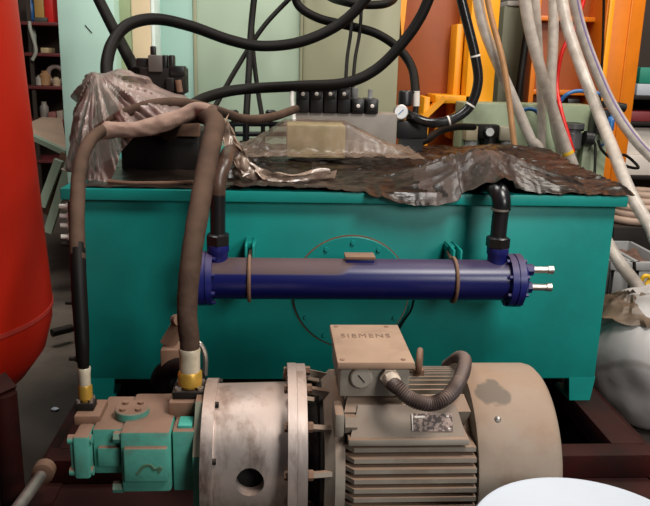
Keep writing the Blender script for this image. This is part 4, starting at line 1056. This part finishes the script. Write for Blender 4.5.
tag(MB().box(q.x-.11, 2.98, 0, q.x+.20, 3.26, q.z-.078, .005).build('box', 'dark'), 'dark box under the tan hose coil behind the crates', 'box')
tag(MB().tube([P(634, 262, 2.56), P(636, 275, 2.55), P(644, 285, 2.55), P(655, 290, 2.55)], .006, 8).build('cable', 'rubber'), 'black cable draped over front of the grey crates', 'cable')
tag(MB().tube([P(640, 283, 2.54), P(645, 276, 2.53), P(652, 279, 2.53), P(646, 285, 2.53), P(655, 273, 2.54)], .008, 8).build('cord', 'yellowtape'), 'bit of yellow cord tangled on right crate front', 'cord')
# sack
t = thing('sack', 'plump grey woven sack with brown film top on floor at right edge', 'sack', (1.03, 2.12, 0))
MB().blob((1.085, 2.16, .195), .225, .24, .235, .09, 1.6, 48, 32, 3, zmin=.001).build('sack_body', 'weave', t)
b = MB()
def neck(i, j):
    a = math.pi*2*i; h = j
    r = .155*(1-.85*h)*(1+.25*abs(noise.noise(Vector((math.cos(a)*5, math.sin(a)*5, h*1))))+.12*noise.noise(Vector((math.cos(a)*12, math.sin(a)*12, h*2))))
    return Vector((1.03+r*math.cos(a)*1.1-.05*h, 2.16+r*math.sin(a), .345+.06*h+.02*noise.noise(Vector((a*2, h*3, 1)))))
b.sheet(neck, 60, 16, None, .001); b.build('film_top', 'sackbrown', t)

# ------------------------------------------------------------------ far shelf, left
sy = 5.4
def SX(u, v=60): return X(u, v, sy)
t = thing('shelving_unit', 'dark brown shelving unit with maroon shelves seen beyond red vessel', 'shelf', (SX(40), sy+.2, 0))
b = MB(); b.box(SX(-8), sy+.33, 0, SX(70), sy+.35, 2.4); b.build('back_panel', 'shelfdark', t)
for v in (22, 53, 86, 120, 160):
    z = Z(45, v, sy); b = MB(); b.box(SX(-8), sy, z-.022, SX(70), sy+.34, z, .002); b.build('shelf', 'shelfred', t)
for u in (-8, 31, 70):
    b = MB(); b.box(SX(u)-.012, sy+.01, 0, SX(u)+.012, sy+.03, 2.4); b.build('upright', 'shelfdark', t)
def shelf_z(v): return Z(45, v, sy)
def sbox(u0, u1, h, zsh, col, lab, name='box', dy=.06, d=.16, cat='box'):
    tag(MB().box(SX(u0), sy+dy, zsh, SX(u1), sy+dy+d, zsh+h, .004).build(name, mat(name+'_paint', col, .5)), lab, cat)
def sjar(u, r, h, zsh, col, lab, name='jar', dy=.09, cat='jar'):
    tag(MB().lathe((SX(u), sy+dy, zsh), (0, 0, 1), [(0, r*.9), (.004, r), (h*.7, r), (h*.85, r*.6), (h, r*.6)], 16).build(name, mat(name+'_paint', col, .4)), lab, cat)
z1, z2, z3, z4 = [shelf_z(v) for v in (22, 53, 86, 120)]
sbox(45, 53.5, .20, z1, (.62, .015, .012), 'bright red box at right end of top shelf', d=.2)
sbox(35, 44.5, .17, z1, (.45, .26, .07), 'tan and orange carton on top shelf left of red box', 'carton')
sjar(30, .03, .16, z1, (.02, .10, .28), 'blue bottle on top shelf behind red vessel edge', 'bottle', cat='bottle')
sbox(36, 49, .03, z1, (.08, .08, .07), 'dark flat tray in front of the tan carton', 'tray', dy=.01, d=.04, cat='tray')
sbox(39, 47, .035, z2, (.50, .40, .22), 'small pale box lying on second shelf', dy=.05)
sjar(30, .025, .20, z2, (.35, .40, .34), 'tall pale bottle on second shelf by red vessel', 'bottle', cat='bottle')
sjar(35, .035, .07, z3, (.5, .45, .4), 'whitish jar on third shelf, leftmost', 'jar')
sjar(40, .04, .10, z3, (.45, .25, .12), 'orange brown jar on third shelf between pale ones', 'jar')
tag(MB().tube([(SX(51)+.055*math.cos(a), sy+.10, z3+.075+.055*math.sin(a)) for a in [math.radians(k) for k in range(0, 361, 20)]], .018, 10, 3).build('cable_roll', mat('grey_roll', (.3, .22, .2), .4)), 'upright grey brown cable roll on third shelf right end', 'roll')
sjar(53, .028, .06, z3, (.6, .45, .3), 'small cream jar before cable roll on third shelf', 'jar', dy=.05)
sjar(37, .03, .12, z4, (.28, .25, .22), 'grey bottle on the fourth shelf', 'bottle', cat='bottle')
sbox(42, 50, .05, z4, (.3, .12, .10), 'low reddish box on the fourth shelf', dy=.05)
sbox(51, 57, .06, z4, (.4, .32, .25), 'pale little carton on fourth shelf right side', 'carton', dy=.05)
tag(MB().tube([(SX(32), sy-.0, z1), (SX(33), sy-.01, z2+.15), (SX(37), sy-.01, z2+.02), (SX(33), sy-.012, z2-.05)], .012, 8).build('cord', mat('pale_cord', (.45, .45, .38), .6)), 'pale cord hanging over the second shelf edge', 'cord')
# workbench with tan board and green struts
t = thing('work_table', 'pale green steel table frame with tan board top, left of tank', 'table', P(55, 215, 3.6).xy.to_3d())
b = MB(); A = [P(22, 126, 3.9), P(42, 117, 4.1), P(62, 118, 4.1), P(67, 149, 3.42), P(22, 130, 3.5)]
zt_ = .74; A = [Vector((q.x, q.y, q.z)) for q in A]
b.prism(A, (0, .0, -.012)); b.build('board', 'board', t)
b = MB(); b.bar(P(20, 131, 3.5), P(67, 153, 3.4), .03, .022); b.build('apron', 'mintgrey', t)
for a, c in (((59, 160), (42, 206)), ((74, 150), (48, 232))):
    b = MB(); b.bar(P(*a, 3.35), P(*c, 3.35), .036, .03, up=(0, 1, 0)); b.build('strut', 'mintgrey', t)
b = MB(); b.bar(P(67, 154, 3.39), P(46, 214, 3.39), .05, .02, up=(0, 1, 0)); b.build('brace', 'rust', t)
q = P(40, 175, 3.5)
for x in (-.45, -.1):
    b = MB(); b.box(q.x+x-.02, 3.5, 0, q.x+x+.02, 3.54, .72); b.build('leg', 'mint', t)

# ------------------------------------------------------------------ small things near the frame, left
t = thing('steel_rod', 'grey steel rod with round coupling on base frame beside pump', 'rod', PZ(42, 474, .17))
MB().cyl(PZ(12, 516, .19), PZ(43, 473, .19), .013, seg=14).build('rod', 'steel', t)
q = PZ(43, 472, .19); MB().lathe(q+Vector((0, .02, 0)), (.05, -1, 0), [(0, .015), (.004, .024), (.03, .024), (.036, .016)], 18).build('coupling', 'rust', t)
tag(MB().cyl(PZ(52, 333, .06), PZ(72, 328, .06), .016, seg=12).build('pipe', 'dark'), 'short dark pipe end on floor between red vessel and tank', 'pipe')
q = PZ(55, 409, .005)
tag(MB().blob(q, .012, .010, .005, .3, 3, 12, 8).build('scrap', 'white'), 'tiny white scrap lying on the floor left of pump', 'scrap')
# suction pipe behind the pump
t = thing('suction_pipe', 'dark suction pipe with rusty lever valve behind pump at tank foot', 'pipe', (-.36, 1.72, .11))
b = MB(); b.tube([P(166, 384, 1.9), P(160, 382, 1.75), P(165, 372, 1.66), P(180, 368, 1.62), P(192, 374, 1.58), P(198, 392, 1.55), P(198, 420, 1.5)], .024, 16, 8); b.build('pipe', 'rubber', t)
b = MB(); b.bar(P(167, 345, 1.66), P(181, 322, 1.66), .012, .035, up=(0, 0, 1)); b.build('lever', 'rust', t)
b = MB(); b.cyl(P(176, 320, 1.68), P(180, 320, 1.60), .014, seg=10); b.build('lever_bolt', 'rust', t)
b = MB(); b.box(X(162, 352, 1.66), 1.63, Z(170, 372, 1.66), X(182, 352, 1.66), 1.69, Z(170, 345, 1.66), .006); b.build('valve_body', 'rust', t)
b = MB(); b.tube([P(186, 352, 1.62), P(198, 343, 1.62), P(205, 355, 1.62), P(205, 375, 1.62)], .006, 8); b.build('wire', 'steel', t)
tag(MB().tube([P(414, 298, 1.885), P(411, 310, 1.885), P(403, 322, 1.89), P(396, 335, 1.885)], .003, 6).build('cable', 'rubber'), 'thin black cable hanging on tank front below blue cooler', 'cable')

# ------------------------------------------------------------------ white drum, foreground
q = PZ(592, 541, .385)
t = thing('drum', 'white lidded plastic drum in the near right corner', 'drum', (q.x, q.y, 0))
dr = .185
MB().lathe((q.x, q.y, 0), (0, 0, 1), [(0, dr*.88), (.01, dr*.9), (.34, dr*.97), (.35, dr*.97)], 64).build('drum_body', 'white', t)
MB().lathe((q.x, q.y, .345), (0, 0, 1), [(0, dr*.985), (.002, dr), (.032, dr), (.040, dr-.006), (.040, dr-.012), (.037, dr-.016), (.037, .001)], 72).build('drum_lid', 'white', t)
b = MB(); b.bar((q.x-.14, q.y+.085, .3825), (q.x+.03, q.y-.08, .3825), .004, .004); b.build('seam', 'grey', t)
